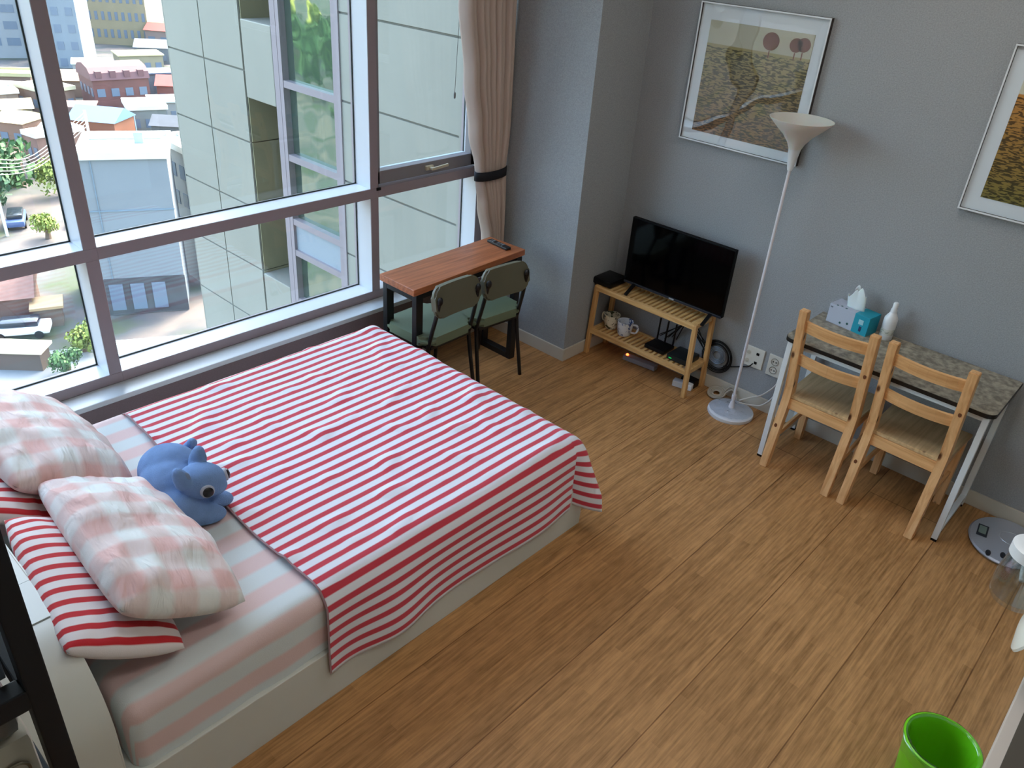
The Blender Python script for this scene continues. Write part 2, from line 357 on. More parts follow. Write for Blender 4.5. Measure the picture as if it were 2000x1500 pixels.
# ================================================================== OUTSIDE
PANEL = mat('cladding_panel', (137, 136, 126), .45, var=.05, vscale=1.2)
def building_wing():
    t = thing('neighbor_building', (.6, 3.3, -30), 'pale panel-clad tower wing with joint lines right outside the window', 'building')
    b = new(); box(b, .612, 9, .25, 3.0, -30, 26); box(b, .612, 9, 4.75, 6.44, -30, 26); box(b, 1.9, 9, 2.8, 4.8, -30, 26)
    obj('wall', b, mat('joint_dark', (92, 90, 80), .7), t)
    b = new(); s = .78; g = .02
    for k in range(-9, 10):
        z0 = .09+s*k
        for ya, yb in ((.26, 3.0), (4.75, 5.6), (5.6, 6.45)): box(b, .6, .618, ya+g/2, yb-g/2, z0+g/2, z0+s-g/2)
    box(b, .6, .618, .26, 2.84, -30, -6.95); box(b, .6, .618, 4.75, 6.45, -30, -6.95)
    box(b, .6, .618, .26, 2.84, 7.9, 26); box(b, .6, .618, 4.75, 6.45, 7.9, 26)
    box(b, .6, 9, 6.445, 6.46, -30, 26)
    obj('cladding', b, PANEL, t)
    b = new()                                               # recess side wall
    for k in range(-9, 10): box(b, .62, 1.9, 4.735, 4.748, .09+s*k+.006, .09+s*(k+1)-.006)
    obj('recess_panel', b, mat('recess_panel', (140, 135, 106), .6, var=.08, vscale=2), t)
    for z0 in (-5.2, -2.3, .59, 3.5):
        b = new(); box(b, .6, 1.5, 4.16, 4.73, z0, z0+.8, .01); obj('spandrel_box', b, PANEL, t)
    fr = mat('bay_frame', (136, 126, 130), .4)
    b = new(); yl, yr = 3.10, 3.97
    box(b, .585, .72, 2.99, 3.10, -30, 26); box(b, .585, 1.9, 3.97, 4.03, -30, 26); box(b, .60, 1.9, 4.06, 4.15, -30, 26)
    lv = [-6.6, -5.85, -5.1, -3.8, -3.05, -2.3, -1.6, -.99, -.62, .10, .86, 1.92, 2.7, 3.5, 4.3, 5.6]
    for z in lv: box(b, .59, .70, 3.10, 3.97, z-.035, z+.035)
    obj('window_frame', b, fr, t)
    b = new(); box(b, .62, .68, 3.10, 3.97, -.955, -.655); obj('spandrel', b, mat('spandrel', (136, 144, 152), .5), t)
    mm, nt_, bs = nodes('reflective_bay_glass'); bs.inputs['Base Color'].default_value = (.24, .33, .27, 1); bs.inputs['Metallic'].default_value = .85; bs.inputs['Roughness'].default_value = .04
    tc = nt_.nodes.new('ShaderNodeTexCoord'); n = nt_.nodes.new('ShaderNodeTexNoise'); n.inputs['Scale'].default_value = 1.4; nt_.links.new(tc.outputs['Object'], n.inputs[0])
    bp = nt_.nodes.new('ShaderNodeBump'); bp.inputs['Strength'].default_value = .25; bp.inputs['Distance'].default_value = .05; nt_.links.new(n.outputs[0], bp.inputs['Height']); nt_.links.new(bp.outputs[0], bs.inputs['Normal'])
    for a, c in zip(lv, lv[1:]):
        if a == -.99: continue
        b = new(); box(b, .66, .67, 3.10, 3.97, a+.03, c-.03); obj('bay_pane', b, mm, t)
building_wing()
b = new(); box(b, X0, .62, .2, .25, 3.15, 26); box(b, X0, .62, .2, .25, -30, .42); box(b, -.471, .62, .2, .25, .42, 3.15); box(b, X0, -4.62, .2, .25, .42, 3.15)
box(b, -.471, .62, .0, .2, .42, 3.15)
struct('wall_outer', b, PANEL)

GZ = -30
def ground_mat():
    m, t, b = nodes('city_ground'); N = t.nodes; L = t.links
    tc = N.new('ShaderNodeTexCoord'); n = N.new('ShaderNodeTexNoise'); n.inputs['Scale'].default_value = .16; n.inputs['Detail'].default_value = 7; L.new(tc.outputs['Object'], n.inputs[0])
    r = N.new('ShaderNodeValToRGB'); e = r.color_ramp.elements; e[0].position = .38; e[0].color = (*lin((52, 64, 38)), 1); e[1].position = .62; e[1].color = (*lin((98, 88, 82)), 1)
    k = e.new(.5); k.color = (*lin((70, 70, 70)), 1)
    L.new(n.outputs[0], r.inputs[0]); L.new(r.outputs[0], b.inputs['Base Color']); b.inputs['Roughness'].default_value = .9
    return m
b = new(); box(b, -400, 500, 10, 700, GZ-1, GZ); struct('ground_city', b, ground_mat()).name = 'floor_outside'

ROOFW = mat('roof_white', (186, 186, 178), .7, var=.06, vscale=.6)
WINM = mat('far_window', (92, 104, 118), .25)
def house(name, label, c, size, ztop, rz, wall, roof, kind='flat', win=(3, 3), parapet=.35, side=True, z0=GZ, group=None, winsz=(.55, .5)):
    """a building with walls, roof and windows; c centre on the ground, size (along, depth)"""
    t = thing(name, (c[0], c[1], z0), label, 'building', group, rz)
    L_, D = size; H = ztop-z0
    b = new(); box(b, -L_/2, L_/2, -D/2, D/2, 0, H); obj('wall', b, wall, t, local=True)
    if kind == 'flat':
        b = new(); o = .25
        box(b, -L_/2-o, L_/2+o, -D/2-o, D/2+o, H, H+.22)
        if parapet:
            for a in ((-L_/2-o, L_/2+o, -D/2-o, -D/2-o+.3), (-L_/2-o, L_/2+o, D/2+o-.3, D/2+o), (-L_/2-o, -L_/2-o+.3, -D/2, D/2), (L_/2+o-.3, L_/2+o, -D/2, D/2)):
                box(b, *a, H+.22, H+.22+parapet)
        obj('roof', b, roof, t, local=True)
    elif kind == 'gable':
        b = new(); o = .3; h = H+min(L_, D)*.28
        V = [(-L_/2-o, -D/2-o, H), (L_/2+o, -D/2-o, H), (L_/2+o, D/2+o, H), (-L_/2-o, D/2+o, H), (-L_/2-o, 0, h), (L_/2+o, 0, h)]
        V = [b.verts.new(v) for v in V]
        for f in ((0, 1, 5, 4), (2, 3, 4, 5), (0, 4, 3), (1, 2, 5), (0, 3, 2, 1)): b.faces.new([V[i] for i in f])
        obj('roof', b, roof, t, local=True)
    elif kind == 'mansard':
        b = new(); o = .2; prof = [(-.5, 0), (-.46, .5), (-.32, .85), (0, 1.05), (.32, .85), (.46, .5), (.5, 0)]
        R = [[b.verts.new((sx*(L_/2+o), p*(D+2*o), H+q*2.1)) for p, q in prof] for sx in (-1, 1)]
        for i in range(6): b.faces.new((R[0][i], R[0][i+1], R[1][i+1], R[1][i]))
        b.faces.new(R[0]); b.faces.new(R[1][::-1]); obj('roof', b, roof, t, local=True)
        for k in range(4):
            x = -L_/2+L_*(k+.5)/4; b = new(); box(b, x-.45, x+.45, -D/2-.15, -D/2+.8, H+.35, H+1.35); obj('dormer', b, roof, t, local=True)
    nx, nz = win
    fh = 2.6*winsz[1]/.5
    def wall_windows(n, L2, place):
        for i in range(n):
            for j in range(nz):
                x = -L2/2+L2*(i+.5)/n; z = H-fh*.75-j*fh; ww = L2/n*winsz[0]/2; hh = fh*.24
                if z-hh < .3: continue
                b = new(); place(b, x, z, ww, hh); obj('window', b, WINM, t, local=True)
    wall_windows(nx, L_, lambda b, x, z, ww, hh: box(b, x-ww, x+ww, -D/2-.06, -D/2+.1, z-hh, z+hh))
    if side:
        n2 = max(1, round(nx*D/L_))
        wall_windows(n2, D, lambda b, x, z, ww, hh: box(b, -L_/2-.06, -L_/2+.1, x-ww, x+ww, z-hh, z+hh))
    return t
# town: the near houses line up with the street grid, long side roughly facing this tower
RZ = math.radians(-28)
def wm(n, c, v=.08): return mat('facade_'+n, tuple(x*.62 for x in c), .8, var=v, vscale=.5)
# white building right below
t = house('white_building', 'white flat-roofed building with blank grey facade, nearest below the window', (23.8, 65.1), (6.5, 6.6), -16.4, -0.49, wm('white', (176, 184, 190), .03), ROOFW, win=(0, 0), side=False)
b = new(); box(b, -3.3, 3.3, -3.36, -3.28, 9.3, 9.42); box(b, -2.45, -2.38, -3.38, -3.28, 3, 13.5); obj('facade_joint', b, mat('joint_blue', (96, 112, 124), .6), t, local=True)
b = new(); box(b, -3.3, 3.3, -3.42, -3.28, .1, 3.4); obj('ground_floor', b, wm('darkstone', (92, 94, 98), .25), t, local=True)
for i in range(3):
    b = new(); x = -2.3+i*1.7; box(b, x-.55, x+.55, -3.48, -3.4, .5, 2.9); obj('shop_window', b, WINM, t, local=True)
b = new(); box(b, -2.9, 2.7, 2.0, 2.3, 13.83, 13.9); box(b, .7, 1.4, .6, 1.2, 13.8, 14.7); beam(b, (1.0, .9, 14.8), (1.0, .9, 16.2), .06, .06); obj('roof_unit', b, mat('roof_grey', (120, 136, 148), .6), t, local=True)
house('annex_building', 'narrow white annex with ledges attached left of the white building', (20.3, 69.0), (1.3, 4.0), -17.6, -0.33, wm('white2', (180, 188, 192), .04), ROOFW, win=(1, 4))
house('white_building', 'white slab building peeking out behind the right of the white block', (29.9, 67.0), (1.9, 7.0), -17.6, -0.04, wm('white3', (205, 205, 198), .04), ROOFW, win=(1, 3))
# middle rows
house('orange_house', 'orange rendered house with a pale blue gabled roof', (42.4, 117.0), (6.4, 5.5), -26.0, -0.90, wm('orange', (198, 120, 84)), mat('roof_blue', (84, 120, 158), .5), 'gable', (3, 1))
house('concrete_house', 'grey concrete house with a white flat roof beside the orange house', (50.6, 121.2), (5.2, 6.0), -26.0, -0.31, wm('conc', (168, 172, 164)), ROOFW, win=(3, 2))
house('brick_building', 'red-brown brick building with a rounded dark mansard roof and dormers', (54.1, 139.3), (8.7, 8.0), -24.8, -0.13, wm('brick', (150, 96, 88), .15), mat('roof_maroon', (92, 62, 64), .7), 'mansard', (4, 2))
house('tan_building', 'tan brick building with a cream roof terrace left of the mansard roof', (44.0, 141.6), (5.1, 7.0), -26.4, 0.24, wm('tan', (176, 142, 122), .12), mat('roof_cream', (176, 168, 140), .7), win=(3, 2))
house('warehouse', 'low shed with a long cream roof behind the mansard building', (72.5, 170.5), (8.3, 6.0), -27.0, -0.22, wm('cream', (196, 184, 150)), mat('roof_cream2', (180, 172, 130), .7), win=(4, 1), parapet=0)
house('warehouse', 'low shed with a bright white roof next to the cream roofed shed', (61.0, 167.5), (4.8, 6.0), -27.4, -0.39, wm('white4', (204, 204, 200)), ROOFW, win=(3, 1), parapet=0)
house('apartment_building', 'beige curved-front block with rows of square windows at the top', (86.4, 205.4), (13.2, 14.0), -13.5, -0.69, wm('beige', (206, 190, 152), .05), ROOFW, win=(9, 5), winsz=(.45, .72))
house('apartment_building', 'pale blue-grey apartment block left of the beige block', (63.6, 182.0), (7.6, 12.0), -11.0, -0.57, wm('bluegrey', (172, 186, 198), .05), ROOFW, win=(3, 6), winsz=(.5, .6))
house('apartment_building', 'white apartment block with balcony bands at the far upper left', (58.5, 196.4), (10.4, 12.0), -12.0, -0.36, wm('whitebal', (206, 210, 214), .04), ROOFW, win=(3, 6), winsz=(.7, .6))
house('red_roof_house', 'small house with a pinkish red pitched roof near the panel tower edge', (89.1, 193.4), (5.7, 5.0), -26.0, -0.88, wm('pinkish', (198, 170, 160)), mat('roof_red', (150, 70, 62), .7), 'gable', (2, 1))
house('grey_roof_house', 'dark grey-roofed house in front of the small red roof', (79.0, 176.8), (6.7, 5.0), -26.8, -0.65, wm('grey5', (150, 156, 162)), mat('roof_slate', (96, 106, 118), .6), 'gable', (3, 1))
house('brick_house', 'brown brick row house with yellowish roof edge at the left', (43.9, 155.7), (6.7, 5.0), -26.5, -0.56, wm('brown6', (160, 128, 108), .12), mat('roof_yellow', (160, 152, 112), .7), win=(4, 2))
house('brick_house', 'flat-roofed tan house below the brown row house', (37.2, 142.0), (4.4, 5.0), -26.4, -0.11, wm('tan7', (178, 152, 134), .12), ROOFW, win=(3, 2))
house('villa', 'house with a cream roof behind the big tree', (32.8, 119.3), (3.9, 5.0), -25.6, -0.97, wm('brick8', (186, 138, 112), .1), mat('roof_cream3', (172, 158, 116), .7), 'gable', (2, 2))
house('brick_building', 'tall brick apartment strip with small windows beside the window mullion', (33.0, 108.9), (2.7, 6.0), -25.3, -1.40, wm('brick9', (176, 132, 116), .12), ROOFW, win=(2, 3))
house('grey_building', 'grey building half hidden by the mullion', (34.3, 114.6), (1.8, 4.0), -26.4, -0.53, wm('grey10', (158, 162, 168)), ROOFW, win=(2, 2))
house('brown_roof_house', 'old house with a wide brown tiled roof seen through the lower left pane', (13.4, 69.6), (4.4, 6.0), -27.6, -0.39, wm('brown11', (150, 112, 98), .15), mat('roof_brown', (104, 76, 68), .8, var=.2, vscale=2), 'gable', (4, 1))
house('canopy', 'cream roofed shed in front of the brown tiled roof', (15.2, 65.4), (2.0, 2.0), -28.3, -0.36, wm('tan12', (150, 130, 112)), mat('roof_tan', (150, 124, 90), .7), win=(3, 1), parapet=0)
house('low_shed', 'low shed with bright cream roof by the shrubs at lower left', (10.9, 59.0), (3.3, 1.5), -28.4, -0.76, wm('tan13', (130, 110, 98)), mat('roof_cream4', (200, 190, 156), .7), win=(0, 0), parapet=0)
house('red_roof_house', 'red roofed house beside green lawn, mirrored in the tower glass', (-62, 150), (26, 12), -24, .3, wm('pink14', (190, 150, 140)), mat('roof_red2', (150, 60, 50), .7), 'gable', (5, 2))
house('long_hall', 'long hall with pale yellow roof, mirrored in the tower glass', (-95, 190), (50, 14), -22, .25, wm('gr15', (150, 156, 140)), mat('roof_yellow2', (180, 172, 70), .7), 'flat', (8, 2))
house('long_hall', 'long hall with terracotta roof, mirrored in the tower glass', (-48, 112), (20, 9), -25.5, .35, wm('gr16', (196, 160, 130)), mat('roof_terra', (160, 84, 56), .7), 'gable', (5, 1))
house('town_house', 'small grey-brown house between the row house and the apartment blocks', (39.0, 149.2), (7, 5), -26.8, -0.75, wm('grey_brown_fill', (150, 134, 122), .1), mat('roof_grey_brown_fill', (96, 88, 84), .75, var=.15, vscale=1), 'flat', (3, 1), parapet=0)
house('town_house', 'tan house just right of the upper mullion', (52.6, 151.8), (5, 5), -27.2, -0.50, wm('tan_fill', (180, 150, 126), .1), mat('roof_tan_fill', (150, 128, 100), .75, var=.15, vscale=1), 'gable', (3, 1), parapet=0)
house('town_house', 'slate-roofed house right of the mansard roof, upper one', (65.4, 148.9), (6, 5), -26.6, -0.25, wm('slate_fill', (150, 152, 158), .1), mat('roof_slate_fill', (72, 82, 98), .75, var=.15, vscale=1), 'flat', (3, 1), parapet=0)
house('town_house', 'red-roofed shop right of the mansard building', (64.3, 139.2), (5, 5), -26.9, -0.62, wm('red_fill', (184, 120, 108), .1), mat('roof_red_fill', (150, 64, 58), .75, var=.15, vscale=1), 'gable', (3, 1), parapet=0)
house('town_house', 'narrow white-roofed house beside the panel tower edge, above the concrete house', (56.4, 127.7), (4, 5), -26.8, -0.38, wm('white_fill', (196, 196, 192), .1), mat('roof_white_fill', (178, 178, 174), .75, var=.15, vscale=1), 'flat', (3, 1), parapet=0)
house('town_house', 'dark-roofed house beside the panel tower edge, right of the concrete house', (49.6, 111.5), (4, 4), -26.5, -0.75, wm('dark_fill', (130, 128, 126), .1), mat('roof_dark_fill', (66, 70, 76), .75, var=.15, vscale=1), 'gable', (3, 1), parapet=0)
house('town_house', 'pinkish brick house above the blue roof', (44.6, 131.3), (5, 4), -27.2, -0.50, wm('pink_fill', (186, 148, 138), .1), mat('roof_pink_fill', (150, 120, 112), .75, var=.15, vscale=1), 'flat', (3, 1), parapet=0)
house('town_house', 'cream-roofed house at the left frame edge above the villa', (35.7, 133.7), (6, 4), -27.0, -0.25, wm('cream_fill', (180, 160, 130), .1), mat('roof_cream_fill', (170, 156, 120), .75, var=.15, vscale=1), 'gable', (3, 1), parapet=0)
house('town_house', 'brick house behind the big tree at the left edge', (24.7, 106.9), (6, 5), -27.2, -0.38, wm('brick_fill', (170, 122, 104), .1), mat('roof_brick_fill', (120, 88, 76), .75, var=.15, vscale=1), 'gable', (3, 1), parapet=0)
# street, glassy awning and parked vans
b = new(); box(b, -14, 14, -3.2, 3.2, 0, .06); o = obj('street', b, mat('asphalt_light', (112, 116, 118), .8, var=.1, vscale=.4)); o.location = (20.5, 52.8, GZ); o.rotation_euler.z = RZ; tag(o, 'pale street strip below the white building', 'street'); o['kind'] = 'structure'
b = new()
for k in range(14): box(b, -6, 6, -2.6+k*.38, -2.3+k*.38, 2.4, 2.46)
box(b, -6, 6, -2.7, -2.6, 2.2, 2.5); box(b, -6, 6, 2.6, 2.7, 2.2, 2.5)
for x in (-5.8, 5.8):
    for y in (-2.6, 2.6): beam(b, (x, y, 0), (x, y, 2.4), .15, .15)
o = obj('awning', b, mat('awning_teal', (140, 164, 162), .5)); o.location = (19.2, 49.4, GZ); o.rotation_euler.z = RZ; tag(o, 'pale teal slatted awning over the street below', 'awning')
def car(c, rz, body, label):
    t = thing('car', (c[0], c[1], GZ+.02), label, 'car', None, rz)
    b = new(); box(b, -2.2, 2.2, -.9, .9, .35, 1.0, .2); obj('body', b, body, t, local=True, smooth=True)
    b = new(); box(b, -1.4, 1.5, -.78, .78, .95, 1.5, .25); obj('cabin', b, mat('car_glass', (40, 48, 56), .15), t, local=True, smooth=True)
    for x in (-1.4, 1.4):
        for y in (-.85, .85):
            b = new(); lathe(b, [(0, -.1), (.34, -.1), (.34, .1), (0, .1)], (x, y, .34), 16, Matrix.Rotation(PI/2, 3, 'X')); obj('wheel', b, BLACKP, t, local=True)
car((12.6, 64.4), RZ, mat('car_white', (230, 230, 230), .3), 'white car parked at the brown tiled house')
car((8.3, 67.2), RZ+.1, mat('car_silver', (150, 160, 175), .3), 'silver car parked left of the white car')
car((21.5, 91), 1.2, mat('car_blue', (70, 90, 130), .3), 'dark blue car on the street under the big tree')
car((27, 88), .9, mat('car_white', (230, 230, 230), .3), 'white car by the kerb at the right of the big tree')
LEAF = [mat('leaf_a', (60, 92, 50), .8, var=.5, vscale=2.2, bump=1, bscale=3), mat('leaf_b', (112, 126, 54), .8, var=.4, vscale=2.2, bump=1, bscale=3), mat('leaf_c', (44, 76, 48), .8, var=.5, vscale=2.2, bump=1, bscale=3)]
def tree(c, h, r, m, label, group=None):
    t = thing('tree', (c[0], c[1], GZ), label, 'tree', group)
    b = new(); tube(b, [(0, 0, 0), (.1, .05, h*.3), (0, 0, h*.65)], .2, 8, rs=[.32, .24, .14]); obj('trunk', b, mat('bark', (96, 78, 62), .9), t, local=True)
    b = new(); rnd = random.Random(int(c[0]*31+c[1]*7)); cl = []
    for k in range(18):
        a = rnd.random()*2*PI; q = r*.62*math.sqrt(rnd.random()); cl.append((Vector((q*math.cos(a), q*math.sin(a), h*(.42+.48*rnd.random()))), r*(.26+.26*rnd.random())))
    for k in range(900):
        c0_, s_ = cl[rnd.randrange(18)]; dr = Vector((rnd.gauss(0, 1), rnd.gauss(0, 1), rnd.gauss(0, 1))).normalized()
        p = c0_+dr*s_*(.65+.4*rnd.random()); n_ = (dr+Vector((rnd.gauss(0, .5), rnd.gauss(0, .5), rnd.gauss(0, .5)))).normalized()
        u_ = n_.orthogonal().normalized(); v_ = n_.cross(u_); z_ = r*(.07+.06*rnd.random())
        b.faces.new([b.verts.new(p+u_*x_*z_+v_*y_*z_*.7) for x_, y_ in ((-1, -.4), (0, -1), (1, .2), (.2, 1))])
    obj('crown', b, m, t, local=True, fix=False)
for c, h, r, k, lab in [((22.3, 98.5), 7.5, 4.6, 0, 'big leafy green tree at the left edge of the window'), ((18.6, 91), 6, 3.4, 2, 'dark green tree in front of the big leafy tree'),
    ((28.8, 98), 4.2, 2.6, 1, 'yellow-green tree beside the brick apartment strip'), ((15.2, 58.6), 2.4, 1.7, 1, 'bushy yellow-green shrub in the lower left pane'), ((12.7, 55.6), 2.0, 1.4, 0, 'dark green shrub next to the yellow-green shrub'),
    ((22.4, 85), 2.6, 1.6, 1, 'small yellow-green tree by the white kerb'), ((65, 144), 3, 1.6, 0, 'small tree right of the mansard building'), ((38.5, 120.5), 2.8, 1.8, 1, 'shrubby tree at the left of the orange house')]:
    tree(c, h, r, LEAF[k], lab)
k = 0; TW = ['tall olive one', 'dark and round', 'broad mid green', 'yellowish', 'dark one', 'far left', 'olive behind it', 'largest', 'green one', 'farthest', 'smallest and nearest', 'broad']
for x, y, h, r in [(-40, 95, 10, 6), (-52, 128, 11, 7), (-30, 86, 9, 5), (-70, 170, 14, 9), (-84, 158, 12, 8), (-78, 98, 11, 7), (-100, 165, 14, 9), (-120, 215, 18, 12), (-45, 150, 12, 7), (-50, 225, 16, 10), (-22, 74, 8, 5), (-90, 132, 12, 8)]:
    k += 1; tree((x, y), h, r, LEAF[k % 3], 'park tree seen in the tower glass, ' + ('by the terracotta hall, ' if y < 120 else 'by the red roofed house, ' if y < 160 else 'by the yellow roof, ') + TW[k-1], 'park trees mirrored in the tower glass')
b = new()
for k in range(5): tube(b, smooth_path([(19+k*.3, 88, -23.5+k*.35), (25, 92, -24.6+k*.35), (34, 100, -22.8+k*.4)], 6), .035, 5)
beam(b, (34, 100, -30), (34, 100, -21), .25, .25); beam(b, (19.5, 88, -30), (19.5, 88, -21.5), .25, .25)
tag(obj('power_line', b, mat('cable_pale', (200, 200, 196), .5)), 'sagging overhead cables between poles in front of the big tree', 'cable')

# ================================================================== CURTAIN
def curtain():
    t = thing('curtain', (-.65, -.19, .05), 'beige curtain gathered by a black tieback at the window corner', 'curtain')
    CUR = mat('curtain_cloth', (190, 172, 160), .9, spec=.1, bump=.3, bscale=400)
    key = [(3.1, -1.10, -.49), (2.4, -.95, -.5), (2.11, -.905, -.5), (1.71, -.845, -.49), (1.4, -.79, -.485), (1.17, -.735, -.49), (1.10, -.725, -.485), (.94, -.685, -.43), (.70, -.625, -.40), (.45, -.60, -.40), (.08, -.59, -.40)]
    def lerp(z):
        for a, c in zip(key, key[1:]):
            if z <= a[0] and z >= c[0]:
                q = (a[0]-z)/(a[0]-c[0]); q2 = q*q*(3-2*q); return a[1]+(c[1]-a[1])*q2, a[2]+(c[2]-a[2])*q2
        return key[-1][1:]
    def f(u, v):
        z = 3.1-(3.1-.08)*v; xl, xr = lerp(z); xr = min(xr, -.485) if z > .1 else xr
        ph = u*2*PI*9+math.sin(u*7)*.8
        pinch = math.exp(-((z-1.13)/.16)**2)
        amp = (.034+.012*math.sin(u*23))*(1-.45*pinch)
        x = xl+(xr-xl)*u+.012*math.cos(ph)*(1-.3*pinch)
        y = -.19+amp*math.sin(ph)
        return Vector((min(x, -.482), y, z))
    b = new(); grid(b, 150, 70, f, lambda u, v: (u, v))
    obj('curtain_cloth', b, CUR, t, smooth='all', mods=[('SOLIDIFY', {'thickness': .003})], fix=False)
    b = new(); pts = []
    for k in range(40):
        a = 2*PI*k/40; pts.append((-.608+.135*math.cos(a), -.19+.052*math.sin(a), 1.12+.012*math.cos(a)))
    def g(u, v):
        a = 2*PI*u; return Vector((-.612+.134*math.cos(a)*1.0, -.19+.055*math.sin(a), 1.10+.055*v+.004*math.cos(a)))
    grid(b, 48, 2, g); bmesh.ops.remove_doubles(b, verts=b.verts, dist=1e-4)
    obj('tieback', b, mat('tieback_navy', (16, 17, 24), .8), t, smooth='all', mods=[('SOLIDIFY', {'thickness': .006})])
    return t
curtain()
b = new(); tube(b, [(-.70, -.03, 3.1), (-.772, -.03, 2.0), (-.79, -.03, 1.60)], .0016, 6); lathe(b, [(0, 0), (.006, .003), (.007, .03), (.003, .04), (0, .041)], (-.79, -.03, 1.56), 10)
t = obj('blind_cord', b, mat('cord_grey', (110, 112, 110), .6)); tag(t, 'thin pull cord with small dark pendant hanging before the right pane', 'cord')

# ================================================================== BED
t = thing('bed', (-2.75, -1.15, 0), 'white bed base with rounded storage headboard under the striped bedding', 'bed')
b = new(); box(b, -3.83, -1.675, -1.922, -.365, 0, .24, .004); obj('bed_base', b, BED, t)
b = new(); prof = [(-.36, 0), (-.36, .74)]
R = .27
for k in range(13):
    a = PI/2-k*(PI/2)/12; prof.append((-1.93+R-R*math.cos(a), .74-R+R*math.sin(a)))
prof.append((-1.93, 0))
A = [b.verts.new((-3.832, y, z)) for y, z in prof]; B = [b.verts.new((-4.03, y, z)) for y, z in prof]; n = len(prof)
b.faces.new(A); b.faces.new(B[::-1])
for i in range(n): b.faces.new((A[i], B[i], B[(i+1) % n], A[(i+1) % n]))
bmesh.ops.bevel(b, geom=[e for e in b.edges if abs(e.verts[0].co.x-e.verts[1].co.x) < 1e-4], offset=.006, segments=2, affect='EDGES')
hb = obj('headboard', b, BED, t, smooth=True)
b = new(); box(b, -4.02, -3.838, -1.66, -1.48, .7395, .7425, .001); obj('top_flap', b, mat('flap_white', (198, 201, 194), .45), hb)
b = new(); box(b, -4.02, -3.838, -1.664, -1.66, .738, .7405); box(b, -4.02, -3.838, -1.48, -1.476, .738, .7405); obj('seam', b, mat('seam_grey', (120, 124, 118), .7), hb)
SHEET = stripes('sheet_pink_white', (212, 220, 220), (222, 196, 193), .150, .5, 'v', rough=.9, soft=.05)
def pad(name, x0, x1, y0, y1, z0, z1, m, parent, r=.05, amp=.004):
    """soft slab: top, rounded shoulders and sides with continuous cloth UVs"""
    b = new(); hy = (y1-y0); side = z1-z0
    def edge(s):      # arc length past shoulder start -> outward, drop
        if s <= 0: return s, 0
        if s < PI*r/2: a = s/r; return r*math.sin(a), r*(1-math.cos(a))
        return r, r+(s-PI*r/2)
    ext = PI*r/2+side-r
    us = x1-x0-2*r+2*ext; vs = y1-y0-2*r+2*ext
    def f(u, v):
        U = u*us-ext; V = v*vs-ext; W = x1-x0-2*r; H_ = y1-y0-2*r
        du = -U if U < 0 else (U-W if U > W else 0); dv = -V if V < 0 else (V-H_ if V > H_ else 0)
        su = -1 if U < 0 else 1; sv = -1 if V < 0 else 1
        bx = min(max(U, 0), W); by = min(max(V, 0), H_)
        if du > 0 and dv > 0:
            q = max(du, dv); h = math.hypot(du, dv); o, d = edge(q); ox, oy = o*du/h, o*dv/h
            k = max(abs(ox), abs(oy)); 
        else:
            q = max(du, dv); o, d = edge(q); ox, oy = (o if du > 0 else 0), (o if dv > 0 else 0)
        p = Vector((x0+r+bx+su*ox, y0+r+by+sv*oy, z1-d))
        nz = noise.noise(p*5)*amp; p.z += nz if d < r else 0
        if d >= r: p += Vector((su*ox, sv*oy, 0)).normalized()*noise.noise(Vector((p.x*9, p.y*9, p.z*3)))*amp*1.5
        return p
    grid(b, 110, 90, f, lambda u, v: (u*us, v*vs))
    return obj(name, b, m, parent, smooth='all', fix=False)
o = pad('mattress', -3.80, -1.69, -1.905, -.375, .241, .50, SHEET, None)
tag(o, 'mattress in a pale pink and white wide-striped sheet on the white bed base', 'mattress')
COVER = stripes('coverlet_red_white', (222, 224, 230), (196, 64, 78), .0545, .45, 'v', rough=.9, soft=.04)
